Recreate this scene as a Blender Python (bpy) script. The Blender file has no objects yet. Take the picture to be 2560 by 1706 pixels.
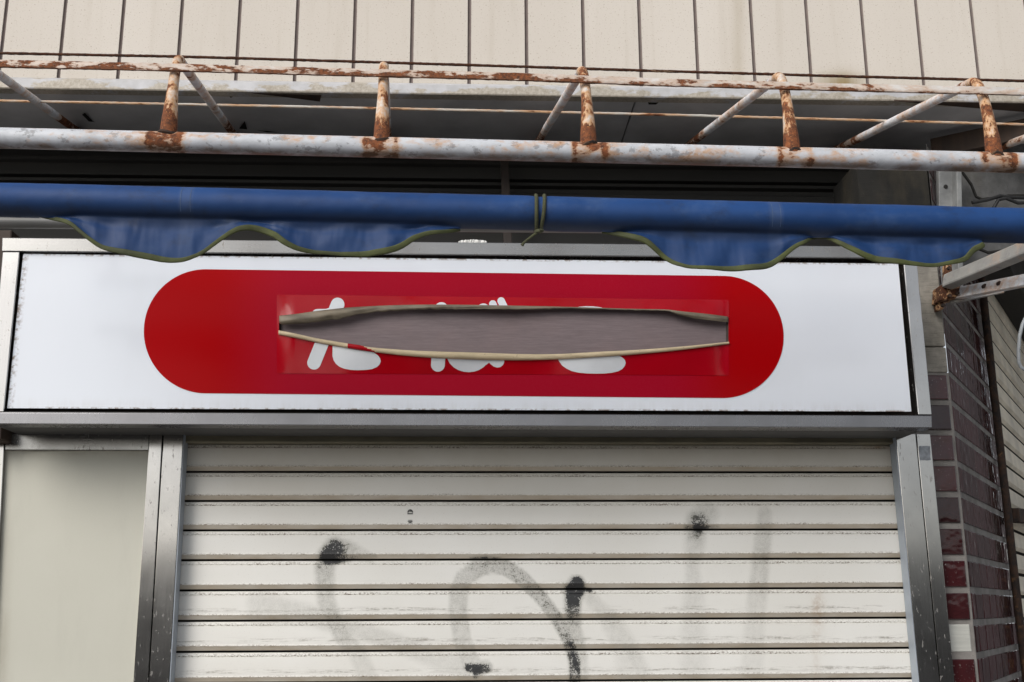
import bpy, math, random
from mathutils import Vector, Matrix, noise as mnoise
random.seed(7)
R = math.radians
scn = bpy.context.scene
col = scn.collection

# ------------------------------------------------------------------ camera
F = 2788.3                       # focal length in pixels of the 2560 px wide photograph
CX, CY = 1280.0, 853.0
EYE = Vector((0.0, -2.85, 1.55))
YAW, PIT, ROLL = R(2.337), R(13.598), R(-0.248)
fw = Vector((math.sin(YAW)*math.cos(PIT), math.cos(YAW)*math.cos(PIT), math.sin(PIT)))
r0 = Vector((math.cos(YAW), -math.sin(YAW), 0))
u0 = r0.cross(fw)
rt = r0*math.cos(ROLL) + u0*math.sin(ROLL)
up = -r0*math.sin(ROLL) + u0*math.cos(ROLL)
cam = bpy.data.cameras.new("camera")
cam.sensor_width = 36.0
cam.lens = F*36.0/2560.0
cam.clip_end = 2000
cam.clip_start = 0.05
camo = bpy.data.objects.new("camera", cam)
col.objects.link(camo)
camo.matrix_world = Matrix((
    (rt.x, up.x, -fw.x, EYE.x), (rt.y, up.y, -fw.y, EYE.y), (rt.z, up.z, -fw.z, EYE.z), (0, 0, 0, 1)))
scn.camera = camo

def ray(px, py):
    return rt*((px-CX)/F) - up*((py-CY)/F) + fw
def P(px, py, Y):                # measured point of the photograph on the facade-parallel plane y = Y
    d = ray(px, py)
    return EYE + d*((Y-EYE.y)/d.y)
def PZ(px, py, Z):               # ... on a horizontal plane
    d = ray(px, py)
    return EYE + d*((Z-EYE.z)/d.z)
def PP(px, py, o, n):            # ... on any plane
    d = ray(px, py)
    return EYE + d*((o-EYE).dot(n)/d.dot(n))
def dep(p): return (p-EYE).dot(fw)
def S(px, p): return px*dep(p)/F  # size of px pixels at point p
def proj(p):
    v = p-EYE; d = v.dot(fw)
    return CX+v.dot(rt)/d*F, CY-v.dot(up)/d*F

def lerp(a, b, t): return a+(b-a)*t
def sstep(a, b, x):
    t = max(0., min(1., (x-a)/(b-a))); return t*t*(3-2*t)
def interp(pts, x):
    if x <= pts[0][0]: return pts[0][1]
    for (a, b), (c, d) in zip(pts, pts[1:]):
        if x <= c: return b+(d-b)*(x-a)/(c-a)
    return pts[-1][1]
def cinterp(pts, x):             # smooth (Catmull-Rom) version
    n = len(pts)
    if x <= pts[0][0]: return pts[0][1]
    if x >= pts[-1][0]: return pts[-1][1]
    for i in range(n-1):
        if x <= pts[i+1][0]:
            x0, y0 = pts[i]; x1, y1 = pts[i+1]
            h = x1-x0; t = (x-x0)/h
            def sl(k):
                if k <= 0 or k >= n-1:
                    j = 0 if k <= 0 else n-2
                    return (pts[j+1][1]-pts[j][1])/(pts[j+1][0]-pts[j][0])
                return (pts[k+1][1]-pts[k-1][1])/(pts[k+1][0]-pts[k-1][0])
            m0, m1 = sl(i)*h, sl(i+1)*h
            return ((2*t**3-3*t*t+1)*y0+(t**3-2*t*t+t)*m0+(-2*t**3+3*t*t)*y1+(t**3-t*t)*m1)

# ------------------------------------------------------------------ object helpers
def tag(o, label=None, cat=None, group=None, kind=None):
    if label: o['label'] = label
    if cat: o['category'] = cat
    if group: o['group'] = group
    if kind: o['kind'] = kind
    return o
def thing(name, label, cat, loc, group=None):
    o = bpy.data.objects.new(name, None); col.objects.link(o)
    o.location = loc; o.empty_display_size = .1
    return tag(o, label, cat, group)
ROOTLOC = {}
def wl(o):
    v = Vector((0, 0, 0))
    while o is not None:
        v += o.location; o = o.parent
    return v

class MB:
    def __init__(s): s.v = []; s.f = []; s.a = {}; s.m = []; s.cur = 0
    def vert(s, p, **at):
        s.v.append(Vector(p))
        for k, x in at.items(): s.a.setdefault(k, {})[len(s.v)-1] = x
        return len(s.v)-1
    def face(s, *i): s.f.append(tuple(i)); s.m.append(s.cur)
    def quad(s, a, b, c, d):
        i = [s.vert(p) for p in (a, b, c, d)]; s.face(*i)
    def hexa(s, p):              # 8 corners: front 0..3 (ccw seen from front), back 4..7
        i = [s.vert(q) for q in p]
        for f in ((0, 1, 2, 3), (5, 4, 7, 6), (4, 0, 3, 7), (1, 5, 6, 2), (3, 2, 6, 7), (4, 5, 1, 0)):
            s.face(*[i[k] for k in f])
    def box(s, x0, x1, y0, y1, z0, z1):
        s.hexa([(x0, y0, z0), (x1, y0, z0), (x1, y0, z1), (x0, y0, z1),
                (x0, y1, z0), (x1, y1, z0), (x1, y1, z1), (x0, y1, z1)])
    def slab(s, q, Y, t):        # four pixels (bl, br, tr, tl) on plane Y, thickness t away from the camera
        a = [P(x, y, Y) for x, y in q]
        s.hexa(a+[p+Vector((0, t, 0)) for p in a])
    def tube(s, pts, rad, n=12, cap=True, flat=None, attr=None, up=None):
        pts = [Vector(p) for p in pts]
        m = len(pts); rings = []
        T = []
        for i in range(m):
            t = pts[min(i+1, m-1)]-pts[max(i-1, 0)]; T.append(t.normalized())
        nrm = up if up is not None else (Vector((0, 0, 1)) if abs(T[0].z) < .9 else Vector((0, 1, 0)))
        for i in range(m):
            nrm = (nrm-T[i]*nrm.dot(T[i])).normalized()
            b = T[i].cross(nrm)
            r = rad[i] if isinstance(rad, (list, tuple)) else rad
            fl = 1 if flat is None else (flat[i] if isinstance(flat, (list, tuple)) else flat)
            ring = []
            for k in range(n):
                a = 2*math.pi*k/n
                p = pts[i]+nrm*(math.cos(a)*r*fl)+b*(math.sin(a)*r)
                at = attr(p, i) if attr else {}
                ring.append(s.vert(p, **at))
            rings.append(ring)
        for A, B in zip(rings, rings[1:]):
            for k in range(n):
                s.face(A[k], A[(k+1) % n], B[(k+1) % n], B[k])
        if cap:
            s.face(*reversed(rings[0])); s.face(*rings[-1])
    def split(s):
        par = list(range(len(s.v)))
        def find(a):
            while par[a] != a: par[a] = par[par[a]]; a = par[a]
            return a
        for f in s.f:
            for k in f[1:]: par[find(k)] = find(f[0])
        out = {}
        for f in s.f:
            r = find(f[0])
            if r not in out: out[r] = (MB(), {})
            m, mp_ = out[r]
            for k in f:
                if k not in mp_: mp_[k] = m.vert(s.v[k])
            m.face(*[mp_[k] for k in f])
        return sorted((m for m, _ in out.values()), key=lambda m: -len(m.f))
    def build(s, name, mat, root=None, smooth=False, bevel=0, label=None, seg=2, angle=40):
        o0 = wl(root) if root else Vector((0, 0, 0))
        me = bpy.data.meshes.new(name)
        me.from_pydata([tuple(v-o0) for v in s.v], [], s.f)
        for k, d in s.a.items():
            at = me.attributes.new(k, 'FLOAT', 'POINT')
            at.data.foreach_set('value', [float(d.get(i, 0.)) for i in range(len(s.v))])
        mats = mat if isinstance(mat, (list, tuple)) else [mat]
        for m in mats: me.materials.append(m)
        if len(mats) > 1: me.polygons.foreach_set('material_index', s.m)
        me.validate(); me.update()
        o = bpy.data.objects.new(name, me); col.objects.link(o)
        if root: o.parent = root
        if smooth:
            me.polygons.foreach_set('use_smooth', [True]*len(me.polygons))
            try: me.set_sharp_from_angle(angle=R(angle))
            except Exception: pass
        if bevel:
            b = o.modifiers.new('bevel', 'BEVEL'); b.width = bevel; b.segments = seg
            b.limit_method = 'ANGLE'; b.angle_limit = R(35); b.harden_normals = False
        if label: o['label'] = label
        return o

def clip_grid(mb, xs, ys, fs, pos, attr=None):
    """cells of a pixel-space grid, cut along f = 0 for every f in fs (f < 0 stays)"""
    cache = {}
    def vid(q):
        k = (round(q[0], 2), round(q[1], 2))
        if k not in cache: cache[k] = mb.vert(pos(*q), **(attr(*q) if attr else {}))
        return cache[k]
    val = {}
    for i in range(len(xs)-1):
        for j in range(len(ys)-1):
            poly = [(xs[i], ys[j+1]), (xs[i+1], ys[j+1]), (xs[i+1], ys[j]), (xs[i], ys[j])]
            for n, f in enumerate(fs):
                vs = []
                for q in poly:
                    k = (n, q)
                    if k not in val: val[k] = f(*q)
                    vs.append(val[k])
                if all(v <= 0 for v in vs): continue
                if all(v > 0 for v in vs): poly = []; break
                out = []
                for a in range(len(poly)):
                    p, q = poly[a], poly[(a+1) % len(poly)]; u, w = vs[a], vs[(a+1) % len(poly)]
                    if u <= 0: out.append(p)
                    if (u <= 0) != (w <= 0):
                        t = u/(u-w); out.append((p[0]+(q[0]-p[0])*t, p[1]+(q[1]-p[1])*t))
                poly = out
                if len(poly) < 3: poly = []; break
            if poly:
                ids = []
                for q in poly:
                    k = vid(q)
                    if k not in ids: ids.append(k)
                if len(ids) > 2: mb.face(*ids)
def frange(a, b, n): return [a+(b-a)*i/n for i in range(n+1)]
def seg_d(px, py, a, b, r):
    ax, ay = a; bx, by = b
    dx, dy = bx-ax, by-ay; l = dx*dx+dy*dy
    t = 0 if l == 0 else max(0, min(1, ((px-ax)*dx+(py-ay)*dy)/l))
    return math.hypot(px-ax-dx*t, py-ay-dy*t)-r
def poly_d(px, py, pts):
    d = 1e9; ins = False
    n = len(pts)
    for i in range(n):
        a, b = pts[i], pts[(i+1) % n]
        d = min(d, seg_d(px, py, a, b, 0))
        if (a[1] > py) != (b[1] > py) and px < (b[0]-a[0])*(py-a[1])/(b[1]-a[1])+a[0]: ins = not ins
    return -d if ins else d

# ------------------------------------------------------------------ material helpers
class NT:
    def __init__(s, name):
        s.mat = bpy.data.materials.new(name); s.mat.use_nodes = True
        s.t = s.mat.node_tree; s.b = s.t.nodes['Principled BSDF']
        s.tc = s.n('ShaderNodeTexCoord')
        s.obj = s.tc.outputs['Object']
    def n(s, typ, **k):
        o = s.t.nodes.new(typ)
        for a, v in k.items(): setattr(o, a, v)
        return o
    def l(s, a, b): s.t.links.new(a, b)
    def setv(s, sock, v):
        if hasattr(v, 'is_output') or isinstance(v, bpy.types.NodeSocket): s.l(v, sock)
        elif isinstance(v, (tuple, list)):
            sock.default_value = tuple(v)+((1,) if len(v) == 3 and sock.type == 'RGBA' else ())
        else: sock.default_value = v
    def mapv(s, scale=(1, 1, 1), loc=(0, 0, 0), src=None, rot=(0, 0, 0)):
        m = s.n('ShaderNodeMapping')
        m.inputs['Scale'].default_value = scale; m.inputs['Location'].default_value = loc
        m.inputs['Rotation'].default_value = rot
        s.l(src or s.obj, m.inputs['Vector']); return m.outputs['Vector']
    def noise(s, scale=5, detail=4, rough=.55, vec=None, dist=0):
        o = s.n('ShaderNodeTexNoise')
        o.inputs['Scale'].default_value = scale; o.inputs['Detail'].default_value = detail
        o.inputs['Roughness'].default_value = rough; o.inputs['Distortion'].default_value = dist
        s.l(vec or s.obj, o.inputs['Vector']); return o.outputs['Fac']
    def voro(s, scale=5, vec=None, feature='F1', out='Distance'):
        o = s.n('ShaderNodeTexVoronoi', feature=feature)
        o.inputs['Scale'].default_value = scale
        s.l(vec or s.obj, o.inputs['Vector']); return o.outputs[out]
    def ramp(s, fac, a, b, va=0., vb=1.):
        o = s.n('ShaderNodeMapRange', interpolation_type='SMOOTHSTEP')
        s.setv(o.inputs['Value'], fac)
        s.setv(o.inputs['From Min'], a); s.setv(o.inputs['From Max'], b)
        s.setv(o.inputs['To Min'], va); s.setv(o.inputs['To Max'], vb)
        return o.outputs['Result']
    def math(s, op, a, b=0., c=None):
        o = s.n('ShaderNodeMath', operation=op)
        s.setv(o.inputs[0], a); s.setv(o.inputs[1], b)
        if c is not None: s.setv(o.inputs[2], c)
        return o.outputs[0]
    def mix(s, fac, a, b, mode='MIX'):
        o = s.n('ShaderNodeMix', data_type='RGBA', blend_type=mode)
        s.setv(o.inputs[0], fac); s.setv(o.inputs[6], a); s.setv(o.inputs[7], b)
        return o.outputs[2]
    def attr(s, name): 
        o = s.n('ShaderNodeAttribute', attribute_name=name); return o.outputs['Fac']
    def xyz(s, src=None):
        o = s.n('ShaderNodeSeparateXYZ'); s.l(src or s.obj, o.inputs[0]); return o.outputs
    def bump(s, h, dist=.002, strength=.5, prev=None):
        o = s.n('ShaderNodeBump'); o.inputs['Distance'].default_value = dist
        o.inputs['Strength'].default_value = strength
        s.l(h, o.inputs['Height'])
        if prev: s.l(prev, o.inputs['Normal'])
        return o.outputs['Normal']
    def done(s, color=None, rough=None, metal=None, normal=None, **k):
        if color is not None: s.setv(s.b.inputs['Base Color'], color)
        if rough is not None: s.setv(s.b.inputs['Roughness'], rough)
        if metal is not None: s.setv(s.b.inputs['Metallic'], metal)
        if normal is not None: s.l(normal, s.b.inputs['Normal'])
        for a, v in k.items(): s.setv(s.b.inputs[a.replace('_', ' ')], v)
        return s.mat

def m_plain(name, c, rough=.6, var=.25, scale=8, metal=0., bump=.0, stretch=(1, 1, 1)):
    t = NT(name); v = t.mapv(stretch)
    n = t.noise(scale, 6, .6, v)
    k = t.ramp(n, .3, .7)
    a = tuple(x*(1-var) for x in c); b = tuple(min(1, x*(1+var)) for x in c)
    nm = t.bump(t.noise(scale*6, 4, .6, v), .001, bump) if bump else None
    return t.done(t.mix(k, a, b), t.ramp(n, .2, .8, rough*.85, min(1, rough*1.15)), metal, nm)

def m_siding():
    t = NT('siding')
    sp = t.ramp(t.noise(230, 2, .5), .62, .70)
    sp2 = t.ramp(t.noise(110, 3, .6), .6, .75)
    big = t.ramp(t.noise(1.3, 3, .5, t.mapv((2, 1, .5))), .35, .7)
    c = t.mix(big, (.62, .57, .51), (.67, .62, .56))
    c = t.mix(t.math('MULTIPLY', sp, .6), c, (.30, .22, .15))
    c = t.mix(t.math('MULTIPLY', sp2, .14), c, (.38, .30, .22))
    st = t.attr('stain')
    stn = t.math('MULTIPLY', st, t.ramp(t.noise(18, 4, .6, t.mapv((1, 1, .25))), .2, .75, .45, 1.))
    c = t.mix(stn, c, (.26, .19, .075))
    isl = t.n('ShaderNodeNewGeometry').outputs['Random Per Island']
    c = t.mix(t.math('MULTIPLY', isl, .10), c, (.50, .44, .37))
    rain = t.ramp(t.noise(12, 4, .6, t.mapv((2.2, 1, .12))), .52, .72)
    c = t.mix(t.math('MULTIPLY', rain, .16), c, (.42, .36, .28))
    n = t.bump(t.noise(300, 3, .6), .0006, .5)
    return t.done(c, .75, 0, n)

def m_flashing():
    t = NT('flashing')
    n = t.noise(9, 6, .65, t.mapv((1, 1, 2.2)))
    z = t.attr('low')
    d = t.ramp(t.math('ADD', n, t.math('MULTIPLY', z, .16)), .56, .63)
    c = t.mix(t.ramp(t.noise(30, 4), .3, .7), (.45, .45, .46), (.54, .54, .56))
    dirt = t.mix(t.ramp(t.noise(120, 4, .7), .3, .7), (.30, .25, .175), (.48, .43, .35))
    c = t.mix(t.math('MULTIPLY', d, .8), c, dirt)
    dk = t.ramp(t.noise(3, 3, .6, t.mapv((1, 1, .1))), .6, .72)
    c = t.mix(t.math('MULTIPLY', dk, .25), c, (.16, .15, .14))
    return t.done(c, .55, .1, t.bump(n, .001, .3))

def m_rustpaint(name, amount, scale=28, stretch=(.3, 1, 1), tan=.25, dirt=.2, paint=(.62, .63, .66), thr=.03, rk=1.):
    """old white paint with rust coming through; 'rust' attribute adds rust locally, 'down' darkens the lower side"""
    t = NT(name)
    v = t.mapv(stretch)
    n1 = t.noise(scale, 8, .62, v, .3)
    n2 = t.noise(scale*4.2, 6, .65, v)
    ra = t.attr('rust')
    h = t.math('ADD', t.math('MULTIPLY_ADD', n2, .35, t.math('MULTIPLY', n1, .75)), t.math('MULTIPLY', ra, .5))
    lim = 1.02-amount*.95
    k = t.ramp(h, lim-thr, lim+thr)
    k2 = t.ramp(h, lim-thr-.17, lim-thr*.2)
    nd = t.noise(scale*.7, 6, .7, t.mapv(tuple(x*1.3 for x in stretch), (3, 1, 2)))
    c = t.mix(t.ramp(nd, .35, .75), paint, tuple(x*.72 for x in paint))
    fl = t.ramp(t.noise(scale*2.2, 7, .7, t.mapv((stretch[0]*1.2, stretch[1], stretch[2]), (9, 4, 1))), .56, .62)
    c = t.mix(t.math('MULTIPLY', fl, dirt*1.6), c, (.20, .20, .21))
    c = t.mix(t.math('MULTIPLY', k2, .35+tan), c, (.54, .27, .095))
    rustc = t.mix(t.ramp(t.noise(scale*3, 6, .7), .3, .7), tuple(x*rk for x in (.060, .022, .012)), tuple(x*rk for x in (.27, .085, .028)))
    rustc = t.mix(t.ramp(t.noise(scale*9, 3, .6), .58, .7), rustc, tuple(x*rk for x in (.42, .17, .055)))
    c = t.mix(k, c, rustc)
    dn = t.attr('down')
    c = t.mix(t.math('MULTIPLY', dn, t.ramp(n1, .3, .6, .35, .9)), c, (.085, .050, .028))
    hh = t.math('ADD', t.math('MULTIPLY', k, -.6), t.math('MULTIPLY', n2, .6))
    return t.done(c, t.ramp(k, 0, 1, .48, .9), 0, t.bump(hh, .0012, .55))

def m_blue():
    t = NT('blue_canvas')
    x = t.attr('fade')
    n = t.noise(3.2, 5, .6, t.mapv((1.2, 1, 1)))
    c = t.mix(t.ramp(n, .3, .7), (.005, .037, .140), (.010, .055, .195))
    c = t.mix(t.math('MULTIPLY', t.ramp(t.noise(14, 5, .7, t.mapv((.6, 1, 1))), .52, .75), .16), c, (.13, .19, .30))
    c = t.mix(t.math('MULTIPLY', t.ramp(t.noise(20, 5, .7, t.mapv((.8, 1, 1.1), (5, 5, 5))), .50, .78), .45), c, (.014, .018, .028))
    c = t.mix(t.math('MULTIPLY', x, .10), c, (.20, .25, .36))
    g = t.attr('grime')  # grime holds painted shade, not dirt
    c = t.mix(t.math('MULTIPLY', g, t.ramp(n, .25, .7, .6, .95)), c, (.012, .014, .016))  # shade under the roll and on the flap, painted into the cloth colour
    w = t.n('ShaderNodeTexWave'); w.inputs['Scale'].default_value = 260; w.inputs['Distortion'].default_value = 1
    t.l(t.obj, w.inputs['Vector'])
    nm = t.bump(t.noise(600, 2, .5), .0005, .25)
    nm = t.bump(t.noise(9, 3, .5, t.mapv((1.5, 1, .35))), .006, .35, nm)
    return t.done(c, t.ramp(n, .3, .7, .5, .65), 0, nm, Specular_IOR_Level=.30)

def m_metal(name, c=(.33, .325, .315), rough=.22, metal=.85, along=(1, 1, 1), spots=.5, dirt=(.20, .17, .13)):
    t = NT(name)
    br = t.noise(60, 4, .6, t.mapv(along))
    sp = t.ramp(t.noise(85, 4, .62, t.mapv((1.5, 1, .6))), .61, .69)
    cl = t.ramp(t.noise(6, 4, .6), .35, .7)
    cc = t.mix(br, tuple(x*.95 for x in c), tuple(min(1, x*1.04) for x in c))
    cc = t.mix(t.math('MULTIPLY', sp, spots), cc, dirt)
    cc = t.mix(t.math('MULTIPLY', cl, .35), cc, tuple(x*.72 for x in c))
    rr = t.math('ADD', t.ramp(br, .2, .8, rough*.92, rough*1.1), t.math('MULTIPLY', t.math('ADD', sp, cl), .05))
    return t.done(cc, rr, t.math('SUBTRACT', metal, t.math('MULTIPLY', sp, .5)), t.bump(br, .0003, .04))

def m_white():
    t = NT('white_acrylic')
    z = t.attr('low')
    n = t.noise(40, 5, .7, t.mapv((1.6, 1, .25)))
    d = t.math('MULTIPLY', z, t.ramp(n, .35, .75))
    c = t.mix(t.ramp(t.noise(1.8, 3), .3, .7), (.735, .775, .845), (.76, .795, .865))
    c = t.mix(t.math('MULTIPLY', d, .22), c, (.42, .38, .31))
    c = t.mix(t.math('MULTIPLY', t.ramp(t.noise(7, 6, .7, t.mapv((1.2, 1, .35), (4, 0, 2))), .5, .75), .05), c, (.55, .56, .57))
    e = t.attr('edge')
    c = t.mix(t.math('MULTIPLY', e, t.ramp(t.noise(70, 5, .7), .45, .62)), c, (.20, .13, .09))
    return t.done(c, t.ramp(t.noise(5, 4), .3, .7, .10, .16), 0, t.bump(t.noise(2.2, 2, .5), .004, .025), Specular_IOR_Level=.5)

def m_red():
    t = NT('red_vinyl')
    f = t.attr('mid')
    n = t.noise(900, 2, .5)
    c = t.mix(f, (.365, .0002, .002), (.352, .0006, .016))  # mid: hazy sky reflection painted into the base colour
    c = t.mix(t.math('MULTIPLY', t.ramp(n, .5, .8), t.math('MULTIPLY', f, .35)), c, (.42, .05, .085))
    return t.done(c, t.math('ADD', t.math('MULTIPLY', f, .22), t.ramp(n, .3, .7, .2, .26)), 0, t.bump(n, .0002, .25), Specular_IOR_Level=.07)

def m_film():
    t = NT('red_film')
    n = t.noise(5, 3, .5, t.mapv((1, 1, .5)))
    c = t.mix(t.ramp(n, .3, .7), (.36, .0008, .006), (.40, .001, .010))
    return t.done(c, t.ramp(t.noise(30, 4), .3, .7, .12, .19), 0, t.bump(t.noise(9, 2, .5, t.mapv((1, 1, .6))), .006, .10), Specular_IOR_Level=.28)

def m_board():
    t = NT('backing_board')
    a = t.noise(30, 8, .75, t.mapv((.7, 1, 12)))
    b = t.noise(60, 5, .7, t.mapv((.25, 1, 12), (2, 1, 5)))
    m = t.noise(5, 4, .6)
    c = t.mix(t.ramp(a, .3, .7), (.175, .135, .142), (.25, .20, .21))
    c = t.mix(t.math('MULTIPLY', t.ramp(b, .35, .7), .4), c, (.12, .09, .097))
    c = t.mix(t.math('MULTIPLY', t.ramp(m, .4, .7), .3), c, (.26, .185, .18))
    return t.done(c, .6, 0, t.bump(a, .0008, .4))

def m_flap(name, c, dk):
    t = NT(name)
    n = t.noise(26, 6, .65, t.mapv((.5, 1, 2.5)))
    k = t.mix(t.ramp(n, .3, .72), dk, c)
    sp = t.ramp(t.noise(160, 3, .6), .66, .74)
    k = t.mix(t.math('MULTIPLY', sp, .5), k, (.10, .07, .04))
    return t.done(k, .55, 0, t.bump(n, .002, .4))

def m_shutter():
    t = NT('shutter_paint')
    lip, band, pt, top, ru, fl = [t.attr(k) for k in ('lip', 'band', 'paint', 'top', 'stain', 'flat')]
    big = t.ramp(t.noise(2.2, 4, .55), .3, .7)
    c = t.mix(big, (.75, .735, .69), (.81, .80, .765))
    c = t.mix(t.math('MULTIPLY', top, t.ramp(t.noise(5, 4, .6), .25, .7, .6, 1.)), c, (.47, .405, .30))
    fine = t.ramp(t.noise(330, 3, .6), .64, .72)
    c = t.mix(t.math('MULTIPLY', fine, .24), c, (.34, .30, .24))
    # grime along lip edges
    ln = t.ramp(t.noise(240, 5, .75, t.mapv((.8, 1, 1.2))), .46, .60)
    ln2 = t.ramp(t.noise(9, 3, .6, t.mapv((1, 1, 8))), .35, .65, .25, 1)
    c = t.mix(t.math('MULTIPLY', t.math('MULTIPLY', lip, ln), t.math('MULTIPLY', ln2, .95)), c, (.13, .085, .05))
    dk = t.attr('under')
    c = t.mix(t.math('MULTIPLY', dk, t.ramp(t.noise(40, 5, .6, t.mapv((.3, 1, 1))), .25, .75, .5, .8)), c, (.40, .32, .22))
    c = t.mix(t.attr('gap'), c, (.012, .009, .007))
    # rubbed horizontal bands
    st = t.ramp(t.noise(150, 6, .75, t.mapv((.16, 1, 2.0))), .42, .60)
    st2 = t.ramp(t.noise(6, 4, .6, t.mapv((1, 1, 12))), .40, .56)
    st3 = t.ramp(t.noise(110, 4, .7), .35, .6, .35, 1)
    c = t.mix(t.math('MULTIPLY', t.math('MULTIPLY', band, st), t.math('MULTIPLY', t.math('MULTIPLY', st2, st3), .9)), c, (.20, .175, .14))
    # graffiti
    g1 = t.noise(55, 6, .72); g2 = t.noise(380, 3, .6)
    sp = t.ramp(t.math('ADD', t.math('MULTIPLY', g1, .55), t.math('MULTIPLY', g2, .45)), t.math('SUBTRACT', .70, t.math('MULTIPLY', pt, .34)), t.math('SUBTRACT', .82, t.math('MULTIPLY', pt, .34)))
    haze = t.math('MULTIPLY', t.math('POWER', pt, .8), 1.05)
    k = t.math('MINIMUM', t.math('ADD', t.math('MULTIPLY', haze, t.ramp(t.math('MULTIPLY_ADD', g2, .5, t.math('MULTIPLY', g1, .5)), .36, .64, .42, 1.)), t.math('MULTIPLY', sp, t.math('MINIMUM', t.math('MULTIPLY', pt, 2.0), .95))), .97)
    gc = t.mix(t.ramp(pt, .3, .95), (.15, .145, .115), (.018, .019, .022))
    c = t.mix(k, c, gc)
    c = t.mix(t.math('MULTIPLY', ru, t.ramp(t.noise(60, 5, .7), .3, .65)), c, (.33, .19, .085))
    return t.done(c, .5, 0, t.bump(t.noise(200, 3), .0003, .3), Specular_IOR_Level=.35)

def m_panel():
    t = NT('beige_sheet')
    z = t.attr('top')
    n = t.noise(700, 2, .5)
    sm = t.ramp(t.noise(5, 6, .7, t.mapv((1.6, 1, .4), (3, 3, 3))), .5, .72)
    c = t.mix(t.ramp(t.noise(1.6, 4, .55), .3, .7), (.53, .52, .45), (.57, .56, .49))
    c = t.mix(t.math('MULTIPLY', t.ramp(n, .5, .75), .1), c, (.36, .34, .27))
    c = t.mix(t.math('MULTIPLY', sm, .16), c, (.40, .39, .34))
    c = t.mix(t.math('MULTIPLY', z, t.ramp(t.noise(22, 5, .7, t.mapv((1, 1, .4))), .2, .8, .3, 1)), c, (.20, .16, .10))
    return t.done(c, .5, 0, t.bump(n, .0003, .3), Specular_IOR_Level=.3)

def m_tile():
    t = NT('glazed_tile')
    g = t.n('ShaderNodeNewGeometry'); rnd = g.outputs['Random Per Island']
    c = t.mix(t.ramp(rnd, .25, .75), (.026, .008, .0085), (.056, .014, .016))
    n = t.noise(30, 5, .6)
    c = t.mix(t.math('MULTIPLY', t.ramp(n, .45, .7), .45), c, (.03, .012, .014))
    rough_k = t.ramp(rnd, .80, .84)
    sp = t.math('MULTIPLY', t.ramp(t.noise(140, 4, .7), .62, .70), t.ramp(rnd, .62, .66))
    c = t.mix(t.math('MULTIPLY', sp, .7), c, (.42, .38, .36))
    w = t.noise(22, 2, .5)
    nm = t.bump(w, .008, .28)
    return t.done(c, t.ramp(t.noise(8, 4), .3, .7, .05, .14), 0, nm, Specular_IOR_Level=.5)

def m_concrete(name, c=(.29, .27, .235), board=True, stain=.5):
    t = NT(name)
    a = t.noise(14, 8, .68)
    b = t.noise(45, 6, .7, t.mapv((.6, 1, 6)))
    k = t.mix(t.ramp(a, .3, .7), tuple(x*.7 for x in c), tuple(x*1.2 for x in c))
    if board: k = t.mix(t.math('MULTIPLY', t.ramp(b, .5, .62), .35), k, tuple(x*.4 for x in c))
    d = t.ramp(t.noise(4, 5, .6, t.mapv((1.5, 1, .6), (2, 0, 7))), .48, .7)
    k = t.mix(t.math('MULTIPLY', d, stain), k, (.075, .06, .035))
    pits = t.ramp(t.voro(70), .06, .14)
    k = t.mix(t.math('MULTIPLY', t.math('SUBTRACT', 1, pits), .4), k, (.05, .045, .04))
    return t.done(k, .9, 0, t.bump(t.math('ADD', a, t.math('MULTIPLY', b, .5)), .003, .5))

def m_rustdark(name='rusted_iron'):
    t = NT(name)
    n = t.noise(45, 7, .7)
    c = t.mix(t.ramp(n, .35, .68), (.012, .009, .008), (.055, .026, .014))
    c = t.mix(t.ramp(t.noise(22, 5, .7, None), .58, .68), c, (.15, .075, .03))
    return t.done(c, .85, 0, t.bump(n, .003, .7))

M = {}
M['siding'] = m_siding()
M['sealant'] = m_plain('joint_sealant', (.16, .125, .115), .7, .2, 20)
M['flash'] = m_flashing()
M['soffit'] = m_plain('soffit_board', (.60, .60, .61), .6, .14, 5)
M['dark'] = m_plain('dark_recess', (.030, .029, .027), .8, .3, 10, stretch=(.2, 1, 2))
M['darker'] = m_plain('blackened_gap', (.012, .011, .010), .9, .3, 10)
M['brown'] = m_plain('brown_wood', (.050, .032, .023), .75, .35, 14, stretch=(3, 1, .3))
M['pipe'] = m_rustpaint('pipe_paint', .31, 26, (.6, 1, 1), .35, .42, (.58, .60, .64))
M['post'] = m_rustpaint('post_paint', .42, 34, (1, 1, .5), .52, .2, (.66, .63, .59), rk=.95)
M['rail'] = m_rustpaint('rail_paint', .50, 52, (.34, 1, 1.0), .10, .12, (.72, .69, .66))
M['rod'] = m_rustpaint('rod_paint', .60, 40, (.2, 1, 1), .1, .3, (.20, .21, .18), rk=.33)
M['lath'] = m_rustpaint('lath_paint', .42, 34, (.2, 1, 1), .45, .15, (.62, .60, .55))
M['strut'] = m_rustpaint('strut_paint', .34, 34, (.6, .6, .6), .25, .2, (.76, .77, .80))
M['armp'] = m_rustpaint('arm_paint', .28, 30, (.5, .5, .5), .12, .35, (.36, .355, .34))
M['iron'] = m_rustdark()
M['blue'] = m_blue()
M['trim'] = m_plain('olive_webbing', (.060, .070, .022), .8, .35, 30, bump=.4, stretch=(.4, 1, 1))
M['rope'] = m_plain('olive_cord', (.060, .064, .030), .85, .3, 200, bump=.8)
M['alum'] = m_metal('aluminium', along=(.12, 1, 6))
M['alum_b'] = m_metal('aluminium_sill', c=(.25, .246, .255), rough=.26, along=(2, 1, .3), spots=.12)
M['alum_v'] = m_metal('aluminium_upright', c=(.47, .455, .44), rough=.13, metal=.97, along=(6, 1, .12), spots=.3)
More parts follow.
